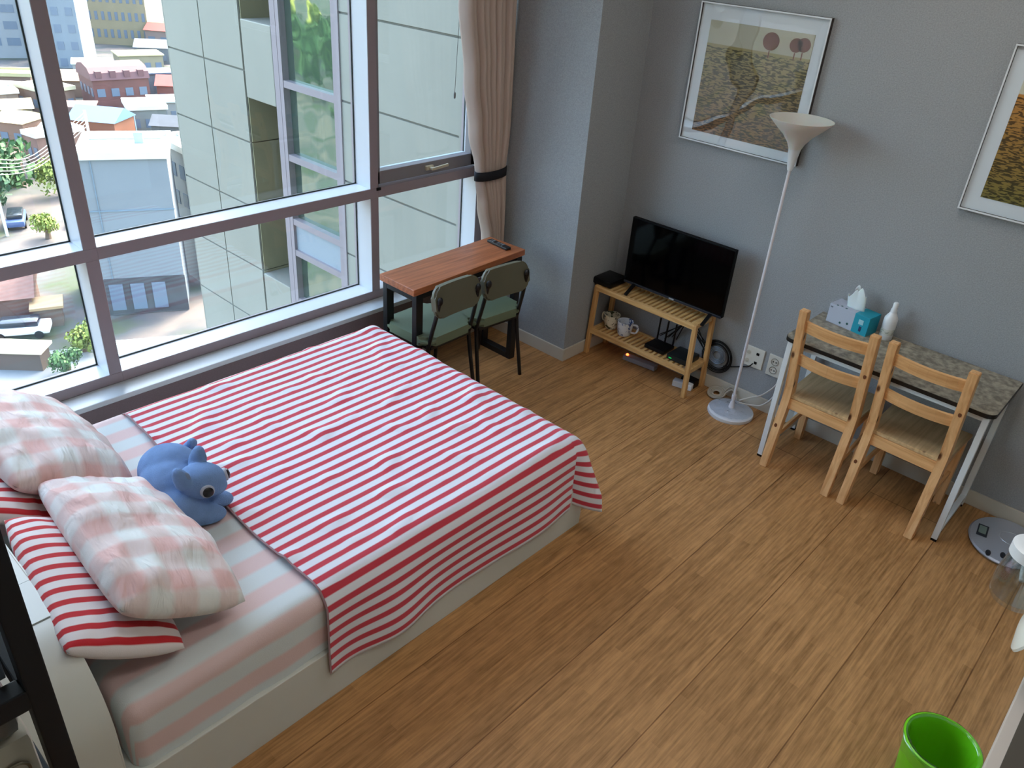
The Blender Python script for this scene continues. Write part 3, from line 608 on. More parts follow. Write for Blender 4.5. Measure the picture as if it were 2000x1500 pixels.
def coverlet():
    b = new(); r = .095; zt = .512
    xh, xe = -3.128, -1.768; ye, yf = -1.832, -.465
    hf, hn, hw = .30, .425, .16           # hanging lengths: foot, near side, window side (arc length)
    def edge(s):
        if s <= 0: return 0, 0
        if s < PI*r/2: a = s/r; return r*math.sin(a), r*(1-math.cos(a))
        return r, r+(s-PI*r/2)
    us = (xe-xh)+hf; vs = hw+(yf-ye)+hn
    def f(u, v):
        X = xh+u*us; V = v*vs
        X += .006*math.sin(V*9)*(1-u)
        Y = yf+hw-V
        du = max(0, X-xe); dn = max(0, ye-Y); dw = max(0, Y-yf)
        dv = max(dn, dw); sv = -1 if dn > 0 else 1
        bx, by = min(X, xe), min(max(Y, ye), yf)
        if du > 0 and dv > 0:
            h = math.hypot(du, dv); an = math.atan2(dv, du); q = h*.93+(max(du, dv)-h*.93)*.35; o, d = edge(q)
            fold = .045*max(0, d-.05)/.3*math.sin(an*6.5+.5); k_ = min(1, max(0, d-.06)/.25)
            o += fold+.085*min(1, d/.3)*math.sin(2*an)+k_*.028*math.cos(an)
            ox, oy = o*math.cos(an), sv*o*math.sin(an)
        else:
            q = du+dv; o, d = edge(q); k = min(1, max(0, d-.06)/.25)
            wv = .010*math.sin(bx*11+1.3*math.sin(bx*4))+.016*max(0, math.sin(bx*4.1+.6))**6 if dv > 0 else .012*math.sin(by*13)
            o += k*(wv+.012+(.018 if du > 0 else 0))
            ox, oy = (o if du > 0 else 0), (sv*o if dv > 0 else 0)
        z = zt-d
        p = Vector((bx+ox, by+oy, z))
        if d < .02:
            wk = noise.noise(Vector((p.x*3.2, p.y*3.2, 0)))*.006+max(0, noise.noise(Vector((p.x*7-p.y*4, p.y*9+p.x*3, 5)))-.15)*.018
            p.z += max(0, .002+wk)
        return p
    grid(b, 150, 170, f, lambda u, v: (u*us, v*vs+.012))
    o = obj('coverlet', b, COVER, None, smooth='all', mods=[('SOLIDIFY', {'thickness': .004, 'offset': 1})], fix=False)
    tag(o, 'red and white narrow-striped coverlet spread over the foot of the bed', 'coverlet')
    b = new()
    def g(u, v):
        p = f(0, u); return p+Vector((-.004+.008*v, 0, .004+.002*math.sin(v*PI)))
    grid(b, 170, 2, g); obj('hem', b, mat('hem_grey', (150, 120, 124), .9), o, fix=False, smooth='all')
coverlet()

def pillow(name, L_, W_, T, m, loc, rot, label, group, uvo=(0, 0), wrinkle=.012, seed=0, flange=0, sag=0):
    b = new(); n = 44
    def surf(s):
        def f(u, v):
            a, c = u*2-1, v*2-1
            px = a*L_/2*(1-.05*(1-a*a)*0-.06*c*c*abs(a)**3); py = c*W_/2*(1-.07*a*a*abs(c)**3)
            e = max(0, (1-abs(a)**2.6))*max(0, (1-abs(c)**2.6)); h = T/2*e**.42
            q = Vector((px*5+seed, py*5, s*2.))
            wr = (noise.noise(q)*.8+noise.noise(q*2.3)*.5)*wrinkle*min(1, e*3)
            rad = noise.noise(Vector((math.atan2(c, a)*4+seed, 0, 3)))*wrinkle*1.2*min(1, e*4)*(1-e)
            return Vector((px, py, s*h+(wr+rad if s > 0 else 0)-sag*(a*a)))
        return f
    grid(b, n, n, surf(1), lambda u, v: (u*L_+uvo[0], v*W_+uvo[1]))
    bt = new(); 
    V0 = len(b.verts)
    grid(b, n, n, surf(-1), lambda u, v: (u*L_+uvo[0], v*W_+uvo[1]))
    bt.free()
    bmesh.ops.remove_doubles(b, verts=b.verts, dist=1e-4)
    o = obj(name, b, m, None, smooth='all'); o.location = loc; o.rotation_euler = rot
    tag(o, label, 'pillow', group); return o
RP = stripes('pillow_red_white', (222, 214, 212), (188, 40, 46), .056, .42, 'u', soft=.03, wr=.0)
GP = stripes('pillow_gingham', (226, 228, 224), (223, 182, 175), .150, .5, 'u', cross=.150, soft=.06, wr=.8)
d = math.radians
# long axis of each pillow (local x) lies along world y
pillow('pillow', .72, .37, .12, RP, (-3.685, -1.49, .638), (d(32), d(0), d(84)), 'red and white striped pillow lying flat nearest the viewer by the headboard', 'striped pillows', seed=1, wrinkle=.006)
pillow('pillow', .70, .38, .12, RP, (-3.685, -.76, .638), (d(32), d(0), d(88)), 'red and white striped pillow mostly hidden under the far pink checked pillow', 'striped pillows', seed=4, wrinkle=.006)
pillow('pillow', .84, .42, .18, GP, (-3.50, -1.425, .675), (d(27), d(3), d(86)), 'pink checked pillow in front, beside the blue plush cat', 'checked pillows', seed=8, wrinkle=.022, sag=.02)
pillow('pillow', .78, .46, .18, GP, (-3.53, -.65, .69), (d(27), d(-2), d(92)), 'pink checked pillow nearest the window', 'checked pillows', seed=13, uvo=(.05, .04), wrinkle=.022, sag=.02)

# plush cat
def cat():
    t = thing('plush_cat', (-3.2, -1.08, .505), 'blue plush cat with big black eyes lying on the bed', 'plush toy')
    F = mat('plush_blue', (122, 152, 196), .95, spec=.1, var=.12, vscale=14, bump=.6, bscale=320)
    b = new()
    blob(b, (-3.185, -.95, .60), (.115, .13, .10)); blob(b, (-3.225, -1.03, .595), (.105, .13, .095)); blob(b, (-3.245, -1.12, .575), (.095, .11, .075))
    blob(b, (-3.235, -1.15, .552), (.085, .09, .052)); blob(b, (-3.155, -.885, .58), (.09, .08, .08))
    blob(b, (-3.20, -1.195, .543), (.046, .095, .040), Matrix.Rotation(d(58), 3, 'Z')); blob(b, (-3.125, -1.135, .541), (.042, .085, .037), Matrix.Rotation(d(50), 3, 'Z'))
    o = obj('body', b, F, t, smooth='all', mods=[('REMESH', {'mode': 'VOXEL', 'voxel_size': .007, 'use_smooth_shade': True}), ('SMOOTH', {'factor': .6, 'iterations': 16})])
    b = new(); hc = Vector((-3.16, -1.150, .655)); blob(b, hc, (.088, .076, .064), Matrix.Rotation(d(-35), 3, 'Z'))
    blob(b, hc+Vector((.02, -.028, -.018)), (.06, .05, .035), Matrix.Rotation(d(-35), 3, 'Z'))
    for e in ((-.074, -.008, .048), (.030, .066, .050)):
        c = hc+Vector(e); lathe(b, [(0, -.03), (.038, -.03), (.037, -.002), (.031, .022), (.018, .044), (0, .052)], c, 20, Matrix.Rotation(d(-15 if e[0] < 0 else 15), 3, 'Y'), .8, 1)
    h = obj('head', b, F, t, smooth='all', mods=[('REMESH', {'mode': 'VOXEL', 'voxel_size': .004, 'use_smooth_shade': True}), ('SMOOTH', {'factor': .5, 'iterations': 5})])
    # face looks towards -y and +x
    for ang in (-100, -18):
        dr = Vector((math.cos(d(ang)), math.sin(d(ang)), .12)).normalized(); c = hc+Vector((dr.x*.090, dr.y*.078, .0))
        M = dr.to_track_quat('Z', 'Y').to_matrix()
        b = new(); lathe(b, [(.026, -.012), (.025, .002), (.016, .008), (0, .010)], c, 24, M); e = obj('eye', b, mat('eye_white', (170, 176, 190), .5), h, smooth=True)
        b = new(); lathe(b, [(.0195, .0), (.0195, .009), (.013, .014), (0, .016)], c, 24, M); obj('pupil', b, mat('pupil_black', (4, 4, 8), .25), e, smooth=True)
    for e, rr in (((-.074, -.008, .055), -60), ((.030, .066, .055), -40)):
        c = hc+Vector(e); b = new(); blob(b, c+Vector((.012, -.016, .0)), (.014, .014, .024)); obj('inner_ear', b, mat('ear_grey', (112, 130, 158), .9), h, smooth='all')
    b = new(); tube(b, smooth_path([(-3.10, -.84, .565), (-3.06, -.85, .60), (-3.055, -.88, .63)], 6), .02, 12); blob(b, (-3.055, -.88, .632), (.02, .02, .02)); obj('tail', b, F, t, smooth='all')
cat()
for o in bpy.data.objects:
    if o.name.startswith('plush_cat'): o.location += Vector((-.033, -.112, 0))

# ================================================================== WINDOW DESK + GREEN CHAIRS
t = thing('desk', (-1.135, -.44, 0), 'narrow brown wood desk with black metal legs at the window corner', 'desk', None, 0)
DW = wood('desk_wood', (140, 80, 48), (190, 116, 74), 'x', 1, .35)
def skew(x, y): return (x, y+(x+1.6)*.05)
b = new(); P = [(-1.607, -.617), (-.66, -.567), (-.675, -.277), (-1.607, -.325)]; prism(b, P, .712, .75)
bmesh.ops.bevel(b, geom=list(b.edges), offset=.002, segments=1, affect='EDGES'); obj('desktop', b, DW, t)
for nm, xx in (('leg', -1.56), ('leg', -.71)):
    b = new(); y0, y1 = skew(xx, -.595)[1], skew(xx, -.345)[1]
    for y in (y0, y1): box(b, xx-.025, xx+.025, y-.018, y+.018, 0, .71, .003)
    box(b, xx-.025, xx+.025, y0+.018, y1-.018, 0, .04, .003); box(b, xx-.025, xx+.025, y0+.018, y1-.018, .67, .708, .003)
    obj(nm, b, BLACKM, t)
b = new(); beam(b, (-1.53, -.582, .69), (-.74, -.545, .69), .025, .035); beam(b, (-1.53, -.345, .69), (-.74, -.31, .69), .025, .035); obj('apron', b, BLACKM, t)
t = thing('remote_control', (-.755, -.43, .751), 'black remote control lying on the right end of the desk', 'remote')
b = new(); beam(b, (-.742, -.335, .759), (-.757, -.515, .759), .042, .016, .005); ro = obj('case', b, mat('remote_black', (24, 25, 28), .4), t)
b = new()
for i in range(6):
    for j in (-1, 0, 1): 
        if i != 2: box(b, -.7495+j*.011-.0035, -.7495+j*.011+.0035, -.36-i*.02-.004, -.36-i*.02+.004, .766, .769)
obj('buttons', b, mat('remote_keys', (120, 124, 128), .5), ro)

def green_chair(name, label):
    """local: sitter faces +y, origin on the floor under the seat centre"""
    t = thing(name, (0, 0, 0), label, 'chair', 'green chairs at the window desk')
    GS = mat('green_vinyl_seat', (106, 120, 96), .5, bump=.1, bscale=60); GB = mat('olive_vinyl_back', (94, 92, 74), .45)
    def rr(w2, d2, r, n=6):
        P = []
        for cx, cy, a0 in ((w2-r, d2-r, 0), (-w2+r, d2-r, 90), (-w2+r, -d2+r, 180), (w2-r, -d2+r, 270)):
            for k in range(n+1): a = d(a0+90*k/n); P.append((cx+r*math.cos(a), cy+r*math.sin(a)))
        return P
    b = new(); P = rr(.20, .19, .07); prism(b, P, .41, .465)
    bmesh.ops.bevel(b, geom=[e for e in b.edges if abs(e.verts[0].co.z-e.verts[1].co.z) < 1e-5], offset=.02, segments=4, affect='EDGES'); obj('seat', b, GS, t, local=True, smooth=True)
    b = new(); P = rr(.178, .09, .055)
    M = Matrix.Translation((0, -.212, .685)) @ Matrix.Rotation(d(90-10), 4, 'X')
    prism(b, P, -.018, .018); bmesh.ops.bevel(b, geom=[e for e in b.edges if abs(e.verts[0].co.z-e.verts[1].co.z) < 1e-5], offset=.011, segments=3, affect='EDGES')
    bmesh.ops.subdivide_edges(b, edges=[e for e in b.edges if abs(e.verts[0].co.x-e.verts[1].co.x) > .15], cuts=6)
    for v in b.verts: v.co.z -= (1-(v.co.x/.178)**2)*.02
    b.transform(M); bk = obj('backrest', b, GB, t, local=True, smooth=True)
    for s in (-1, 1):
        b = new(); tube(b, smooth_path([(s*.15, -.232, .715), (s*.158, -.212, .60), (s*.165, -.17, .43), (s*.165, -.165, .35), (s*.175, -.22, .0)], 5), .012, 10); obj('leg', b, BLACKM, t, local=True, smooth='all')
        b = new(); tube(b, smooth_path([(s*.13, .05, .40), (s*.165, .13, .395), (s*.18, .17, .33), (s*.185, .2, 0)], 5), .012, 10); obj('leg', b, BLACKM, t, local=True, smooth='all')
        b = new(); blob(b, (s*.15, -.234, .705), (.02, .012, .026), sub=2); obj('bolt_cap', b, BLACKM, bk, local=True, smooth='all')
    b = new(); beam(b, (-.16, -.17, .40), (.16, -.17, .40), .02, .02); beam(b, (-.15, .08, .40), (.15, .08, .40), .02, .02); beam(b, (-.16, -.17, .40), (-.15, .08, .40), .02, .02); beam(b, (.16, -.17, .40), (.15, .08, .40), .02, .02)
    obj('seat_frame', b, BLACKM, t, local=True)
    return t
c0 = green_chair('desk_chair', 'green vinyl chair at the left half of the window desk, nearer the bed')
c0.location = (-1.385, -.50, 0); c0.rotation_euler.z = d(2)
c1 = copy_tree(c0); c1.location = (-.985, -.515, 0); c1.rotation_euler.z = d(-4); c1['label'] = 'green vinyl chair at the right half of the window desk, by the column'

# ================================================================== TV STAND + TV
t = thing('tv_stand', (-.14, -1.22, 0), 'slatted bamboo bench used as a TV stand against the grey wall', 'bench')
BAM = wood('bamboo', (196, 148, 90), (230, 190, 128), 'y', 1, .4); BAMX = wood('bamboo_slat', (188, 144, 86), (226, 188, 126), 'x', 1, .4); BAMZ = wood('bamboo_leg', (188, 138, 82), (224, 180, 118), 'z', 1, .4)
xa, xb, ya, yb = -.262, -.022, -1.622, -.822
for x, s in ((xa, 1), (xb, -1)):
    for y in (ya, yb):
        b = new(); sgn = -1 if y == ya else 1
        beam(b, (x+s*.012, y+(-sgn)*.012, .0), (x+s*.018, y-sgn*.03, .497), .028, .028, .004); obj('leg', b, BAMZ, t)
for nm, z in (('top_shelf', .486), ('lower_shelf', .176)):
    yy0, yy1 = (ya+.03, yb-.03) if z > .3 else (ya+.02, yb-.02)
    b = new()
    for x in (xa+.016, xb-.016): box(b, x-.013, x+.013, yy0, yy1, z-.022, z+.010, .003)
    for y in (yy0+.008, yy1-.008): box(b, xa+.03, xb-.03, y-.012, y+.012, z-.022, z+.010, .003)
    sh = obj(nm, b, BAM, t)
    b = new(); n = 21
    for k in range(n):
        y = yy0+.03+(yy1-yy0-.06)*k/(n-1); box(b, xa+.028, xb-.028, y-.0095, y+.0095, z-.006, z+.008, .002)
    obj('slats', b, BAMX, sh)
t = thing('television', (-.13, -1.335, .498), 'black flat-screen television standing on the bamboo bench', 'television')
yT0, yT1, zT0, zT1, xT = -1.695, -.975, .545, .972, -.135
b = new(); box(b, xT-.006, xT+.022, yT0, yT1, zT0, zT1, .004); box(b, xT+.02, xT+.055, yT0+.12, yT1-.12, zT0+.03, zT0+.28, .01); body = obj('body', b, mat('tv_body', (4, 4, 5), .6, spec=.15), t)
b = new(); box(b, xT-.0085, xT-.005, yT0+.008, yT1-.008, zT0+.018, zT1-.008); obj('screen', b, mat('tv_screen', (2, 2, 3), .08, spec=.25), t)
b = new(); box(b, xT-.010, xT-.006, yT0+.004, yT1-.004, zT0-.004, zT0+.010, .002); obj('lower_bezel', b, mat('tv_bezel', (30, 33, 44), .3), t)
b = new(); box(b, xT-.0115, xT-.0098, -1.36, -1.325, zT0-.001, zT0+.007); obj('logo', b, mat('tv_logo', (170, 174, 180), .4), t)
for y in (-1.62, -1.06):
    b = new(); beam(b, (xT+.01, y, zT0+.01), (xT-.10, y-.005, .502), .022, .012, .003); beam(b, (xT+.01, y, zT0+.01), (xT+.09, y+.005, .502), .022, .012, .003); obj('foot', b, BLACKP, t)
t = thing('set_top_box', (-.15, -.86, .496), 'small black set-top box on the left end of the bamboo bench', 'set-top box')
b = new(); box(b, -.235, -.05, -.945, -.79, .496, .54, .014); obj('case', b, BLACKP, t, smooth=True)
b = new(); box(b, -.228, -.224, -.90, -.88, .508, .518); obj('indicator', b, mat('led_grey', (110, 116, 120), .4), t)
def mug(loc, rz, tilt, m, label):
    t = thing('mug', loc, label, 'mug', 'mugs on the bench shelf', rz)
    b = new(); lathe(b, [(0, 0), (.03, 0), (.034, .006), (.041, .05), (.043, .085), (.040, .085), (.037, .05), (.030, .010), (0, .009)], seg=28); bo = obj('cup', b, m, t, local=True, smooth=True); t.scale = (1.25, 1.25, 1.15)
    b = new(); tube(b, smooth_path([(.036, 0, .068), (.062, 0, .07), (.070, 0, .045), (.058, 0, .022), (.034, 0, .022)], 6), .0058, 8); obj('handle', b, m, t, local=True, smooth='all')
    return t
def pat(name, base, dark, sc):
    m, t, b = nodes(name); N = t.nodes; L = t.links
    tc = N.new('ShaderNodeTexCoord'); n = N.new('ShaderNodeTexNoise'); n.inputs['Scale'].default_value = sc; n.inputs['Distortion'].default_value = 2.5; L.new(tc.outputs['Object'], n.inputs[0])
    r = N.new('ShaderNodeValToRGB'); e = r.color_ramp.elements; e[0].position = .36; e[0].color = (*lin(dark), 1); e[1].position = .42; e[1].color = (*lin(base), 1)
    L.new(n.outputs[0], r.inputs[0]); L.new(r.outputs[0], b.inputs['Base Color']); b.inputs['Roughness'].default_value = .25; return m
mug((-.135, -.925, .186), 1.4, 0, pat('mug_leaf', (226, 218, 196), (70, 74, 50), 24), 'cream mug with dark leaf pattern at the left on the bench shelf')
mug((-.150, -1.045, .186), -1.2, 0, pat('mug_blue', (222, 226, 232), (80, 100, 150), 22), 'white mug with blue pattern right of the leaf mug')
t = thing('router', (-.14, -1.31, .186), 'black wireless router with antennas on the lower bench shelf', 'router')
b = new(); box(b, -.20, -.07, -1.39, -1.24, .187, .215, .01); rb = obj('case', b, BLACKP, t, smooth=True)
for y in (-1.375, -1.255, -1.315):
    b = new(); tube(b, [(-.075, y, .205), (-.07, y, .36)], .006, 8); obj('antenna', b, BLACKP, t)
t = thing('modem', (-.14, -1.49, .186), 'dark modem box with green light at the right end of the lower shelf', 'modem')
b = new(); box(b, -.215, -.06, -1.57, -1.42, .187, .225, .01); obj('case', b, mat('modem_black', (18, 24, 26), .35), t, smooth=True)
b = new(); box(b, -.218, -.214, -1.46, -1.44, .20, .206); obj('indicator', b, mat('led_green', (30, 150, 80), .4, emit=((20, 190, 80), .25)), t)
def cable(name, pts, r, m, label, n=8, rings=None):
    b = new(); tube(b, smooth_path(pts, n), r, 7)
    return tag(obj(name, b, m, None, smooth='all'), label, 'cable')
rnd = random.Random(3); b = new()
for k in range(6):
    pts = [(-.05+.02*rnd.random(), -1.38+.16*rnd.random(), .20+.05*rnd.random()), (-.05, -1.40-.06*rnd.random(), .34+.07*rnd.random()), (-.045, -1.50+.04*rnd.random(), .33+.08*rnd.random()), (-.04, -1.58, .24+.07*rnd.random())]
    tube(b, smooth_path(pts, 8), .0035, 6)
tag(obj('cable_bundle', b, BLACKP, None, smooth='all'), 'tangle of black cables behind the modem on the lower shelf', 'cable')
t = thing('cable_reel', (-.018, -1.655, .25), 'coiled black cable with silver centre hanging by the wall right of the bench', 'cable')
b = new()
for k in range(5):
    rr = .075+.007*k; pts = [(-.018-.004*math.sin(k*2), -1.665+rr*math.cos(2*PI*i/36), .235+rr*1.05*math.sin(2*PI*i/36)) for i in range(36)]; tube(b, pts, .0035, 6, True)
obj('coil', b, BLACKP, t, smooth='all')
b = new()
for k in range(4):
    rr = .03+.009*k; pts = [(-.016, -1.66+rr*math.cos(2*PI*i/30), .24+rr*math.sin(2*PI*i/30)) for i in range(30)]; tube(b, pts, .0045, 6, True)
obj('inner_coil', b, mat('silver_cable', (120, 132, 146), .25, metal=.4), t, smooth='all')
cable('power_cable', [(-.02, -1.72, .19), (-.015, -1.76, .20), (-.015, -1.84, .235), (-.03, -1.885, .262), (-.03, -1.905, .290)], .004, BLACKP, 'black cable running from the coil to the left wall socket')
# power strips and tape on the floor
t = thing('power_strip', (-.13, -1.14, .01), 'grey power strip with glowing orange switch under the bench', 'power strip')
b = new(); beam(b, (-.125, -1.06, .022), (-.10, -1.30, .022), .05, .035, .006); obj('housing', b, mat('strip_grey', (150, 150, 158), .5), t)
b = new(); lathe(b, [(0, 0), (.009, 0), (.010, .006), (.006, .011), (0, .012)], (-.128, -1.085, .038), 14); obj('switch', b, mat('switch_orange', (255, 110, 60), .3, emit=((255, 90, 40), 3)), t)
t = thing('power_strip', (-.10, -1.53, .0), 'white multi-socket strip under the right end of the bench', 'power strip')
b = new(); beam(b, (-.16, -1.475, .022), (-.13, -1.60, .022), .05, .04, .005); obj('housing', b, WHITEPL, t)
b = new(); box(b, -.12, -.055, -1.60, -1.50, .0, .055, .008); obj('adapter', b, BLACKP, t)
t = thing('cable_roll', (-.062, -1.745, 0), 'round roll of white cable on the floor between bench and lamp', 'cable roll')
b = new()
for k in range(6):
    rr = .024+.006*k; pts = [(-.068+rr*math.cos(2*PI*i/30), -1.738+rr*math.sin(2*PI*i/30), .012+.006*(k % 2)+rr*.25*math.cos(2*PI*i/30)+.008) for i in range(30)]; tube(b, pts, .0055, 7, True)
obj('coil', b, mat('cable_cream', (178, 170, 156), .5), t, smooth='all')
b = new(); tube(b, smooth_path([(-.055, -1.78, .02), (-.03, -1.81, .06), (-.03, -1.84, .05), (-.05, -1.87, .02)], 6), .006, 7); tube(b, smooth_path([(-.045, -1.775, .03), (-.025, -1.80, .075), (-.02, -1.85, .06)], 6), .005, 7); obj('loose_end', b, mat('cable_cream', (178, 170, 156), .5), t, smooth='all')
# sockets
def socket(y0, y1, z0, z1, n, label, cols):
    t = thing('wall_socket', (0, (y0+y1)/2, (z0+z1)/2), label, 'socket', 'sockets low on the grey wall')
    b = new(); box(b, -.010, -.0, y0, y1, z0, z1, .003); obj('plate', b, mat('socket_cream', (212, 210, 200), .4), t)
    for y, z, kind in cols:
        b = new()
        if kind == 'round':
            lathe(b, [(0, -.002), (.019, -.002), (.021, .003), (.024, .003), (.024, 0)], (-.010, y, z), 20, Matrix.Rotation(-PI/2, 3, 'Y'))
            h = obj('outlet', b, mat('socket_grey', (150, 148, 138), .45), t, smooth=True)
            b = new(); lathe(b, [(0, 0), (.004, 0), (.004, .002), (0, .002)], (-.0125, y-.009, z), 8, Matrix.Rotation(-PI/2, 3, 'Y')); lathe(b, [(0, 0), (.004, 0), (.004, .002), (0, .002)], (-.0125, y+.009, z), 8, Matrix.Rotation(-PI/2, 3, 'Y')); obj('hole', b, BLACKP, h)
        elif kind == 'jack': box(b, -.0125, -.009, y-.009, y+.009, z-.008, z+.008); obj('jack', b, BLACKP, t)
        else: lathe(b, [(0, 0), (.012, 0), (.012, .004), (0, .005)], (-.010, y, z), 16, Matrix.Rotation(-PI/2, 3, 'Y')); obj('antenna_port', b, mat('socket_grey2', (190, 186, 172), .4), t)
socket(-1.955, -1.825, .255, .385, 2, 'wider cream wall plate with four ports right behind the lamp pole', [(-1.855, .345, 'port'), (-1.855, .29, 'port'), (-1.915, .35, 'jack'), (-1.912, .29, 'jack')])
socket(-2.08, -1.985, .25, .385, 2, 'cream double power socket plate left of the speckled table', [(-2.028, .345, 'round'), (-2.028, .29, 'round')])
WC = mat('white_cable', (206, 204, 200), .45)
cable('lamp_cable', [(-.035, -2.085, .30), (-.04, -2.08, .22), (-.05, -2.02, .13), (-.07, -1.96, .09), (-.12, -1.915, .07)], .005, WC, 'upper white cable drooping from the double socket to the lamp')
cable('lamp_cable', [(-.035, -2.092, .29), (-.04, -2.09, .16), (-.055, -2.04, .07), (-.08, -1.98, .05), (-.13, -1.92, .06)], .005, WC, 'lower white cable looping from the double socket behind the lamp base')

# ================================================================== FLOOR LAMP
t = thing('floor_lamp', (-.185, -1.905, 0), 'white uplighter floor lamp with flared shade beside the socket plates', 'lamp')
LX, LY = -.185, -1.905
b = new(); lathe(b, [(0, 0), (.135, 0), (.138, .008), (.136, .022), (.12, .030), (.03, .036), (.016, .045), (0, .046)], (LX, LY, 0), 48); lb = obj('base', b, mat('lamp_white', (220, 222, 226), .35), t, smooth=True)
b = new()
def pf(u, v):
    a = u*2*PI; r = .02+.112*v; h = noise.noise(Vector((math.cos(a)*3*v*2, math.sin(a)*3*v*2, 4)))
    return Vector((LX+r*math.cos(a), LY+r*math.sin(a), .048-.012*v+max(0, h)*.022*(1-v*.4)))
grid(b, 60, 14, pf); 
pl = glass_mat('clear_film', (.9, .93, .97), .22, .25, .8); obj('plastic_film', b, pl, lb, smooth='all', fix=False)
b = new(); tube(b, [(LX, LY, .04), (LX, LY, 1.50)], .0085, 14); tube(b, [(LX, LY, .10), (LX, LY, .135)], .013, 14); tube(b, [(LX, LY, .04), (LX, LY, .09)], .014, 14, rs=[.02, .011]); obj('pole', b, mat('pole_white', (216, 212, 216), .35), t, smooth=True)
b = new(); lathe(b, [(0, 1.485), (.012, 1.487), (.016, 1.50), (.032, 1.60), (.034, 1.602), (0, 1.603)], (LX, LY, 0), 28); obj('shade_holder', b, WHITEPL, t, smooth=True)
sm = mat('lamp_shade', (226, 222, 214), .35, trans=.25, sub=.3)
b = new(); lathe(b, [(.026, 1.585), (.044, 1.625), (.075, 1.665), (.115, 1.70), (.158, 1.742), (.1585, 1.745), (.155, 1.745), (.112, 1.705), (.072, 1.670), (.041, 1.630), (.024, 1.592)], (LX, LY, 0), 48); obj('lamp_shade', b, sm, t, smooth=True)
b = new(); lathe(b, [(.012, 1.60), (.014, 1.64), (.026, 1.665), (.028, 1.68), (.02, 1.70), (0, 1.707)], (LX, LY, 0), 20); obj('bulb', b, mat('bulb_white', (235, 232, 226), .3), t, smooth=True)

# ================================================================== PICTURES
def art_mat(name, sky, mid, lo):
    m, t, b = nodes(name); N = t.nodes; L = t.links
    tc = N.new('ShaderNodeTexCoord'); sp = N.new('ShaderNodeSeparateXYZ'); L.new(tc.outputs['Object'], sp.inputs[0])
    mp = N.new('ShaderNodeMapping'); mp.inputs['Scale'].default_value = (1, 30, 125); L.new(tc.outputs['Object'], mp.inputs[0])
    n = N.new('ShaderNodeTexNoise'); n.inputs['Scale'].default_value = 1; n.inputs['Detail'].default_value = 1; n.inputs['Distortion'].default_value = .5; L.new(mp.outputs[0], n.inputs[0])
    mr = N.new('ShaderNodeMapRange'); mr.inputs[1].default_value = .47; mr.inputs[2].default_value = .53; L.new(n.outputs[0], mr.inputs[0])
    # ramp over height
    r = N.new('ShaderNodeValToRGB'); r.color_ramp.interpolation = 'LINEAR'; e = r.color_ramp.elements
    h = N.new('ShaderNodeMapRange'); h.inputs[1].default_value = -.29; h.inputs[2].default_value = .29; L.new(sp.outputs[2], h.inputs[0]); L.new(h.outputs[0], r.inputs[0])
    e[0].position = 0; e[0].color = (*lin(lo), 1); e[1].position = .80; e[1].color = (*lin(mid), 1)
    k = e.new(.805); k.color = (*lin(sky), 1)
    mx = N.new('ShaderNodeMix'); mx.data_type = 'RGBA'; L.new(r.outputs[0], mx.inputs[6])
    dk = N.new('ShaderNodeMix'); dk.data_type = 'RGBA'; dk.blend_type = 'MULTIPLY'; dk.inputs[0].default_value = 1; L.new(r.outputs[0], dk.inputs[6]); dk.inputs[7].default_value = (.22, .22, .16, 1)
    L.new(dk.outputs[2], mx.inputs[7])
    lt = N.new('ShaderNodeMath'); lt.operation = 'LESS_THAN'; L.new(h.outputs[0], lt.inputs[0]); lt.inputs[1].default_value = .78
    ml = N.new('ShaderNodeMath'); ml.operation = 'MULTIPLY'; L.new(mr.outputs[0], ml.inputs[0]); L.new(lt.outputs[0], ml.inputs[1]); L.new(ml.outputs[0], mx.inputs[0])
    L.new(mx.outputs[2], b.inputs['Base Color']); b.inputs['Roughness'].default_value = .7
    return m
def picture(y0, y1, z0, z1, ay0, ay1, az0, az1, art, trees, label, wavy):
    t = thing('picture_frame', (0, (y0+y1)/2, (z0+z1)/2), label, 'picture', 'framed prints on the grey wall')
    FW = mat('frame_white', (216, 220, 224), .4); b = new(); w_ = .007
    for a in ((y0, y1, z0, z0+w_), (y0, y1, z1-w_, z1), (y0, y0+w_, z0+w_, z1-w_), (y1-w_, y1, z0+w_, z1-w_)): box(b, -.033, -.027, *a, .001)
    obj('frame', b, FW, t)
    b = new()
    for a in ((y0, y1, z0, z0+w_), (y0, y1, z1-w_, z1), (y0, y0+w_, z0+w_, z1-w_), (y1-w_, y1, z0+w_, z1-w_)): box(b, -.027, -.001, *a)
    obj('frame_side', b, mat('frame_side_dark', (52, 44, 40), .6), t)
    b = new(); box(b, -.016, -.004, y0+w_, y1-w_, z0+w_, z1-w_); obj('mat_board', b, mat('mat_white', (214, 218, 224), .7), t)
    b = new(); box(b, -.0185, -.0162, ay0, ay1, az0, az1); o = obj('print', b, art, t, local=False)
    # put the art's own origin at its centre so its pattern is laid out from there
    c = Vector((-.018, (ay0+ay1)/2, (az0+az1)/2)); off = c-offset_of(t)
    for v in o.data.vertices: v.co -= off
    o.location = off
    if trees:
        b = new()
        for y, z, rr in trees:
            lathe(b, [(0, 0), (rr, 0), (rr, .0008), (0, .0008)], (-.0188, y, z), 22, Matrix.Rotation(-PI/2, 3, 'Y'), sx=.95)
            box(b, -.0195, -.0188, y-.003, y+.003, z-rr-.035, z-rr)
        for v in b.verts: v.co.y += 0
        obj('printed_tree', b, mat('print_brown', (104, 46, 24), .7), t)
    b = new(); box(b, -.0235, -.022, y0+w_, y1-w_, z0+w_, z1-w_); obj('acrylic_sheet', b, glass_mat('acrylic_'+('a' if wavy else 'b'), (.97, .98, .98), .04 if wavy else .0, .0, wavy), t)
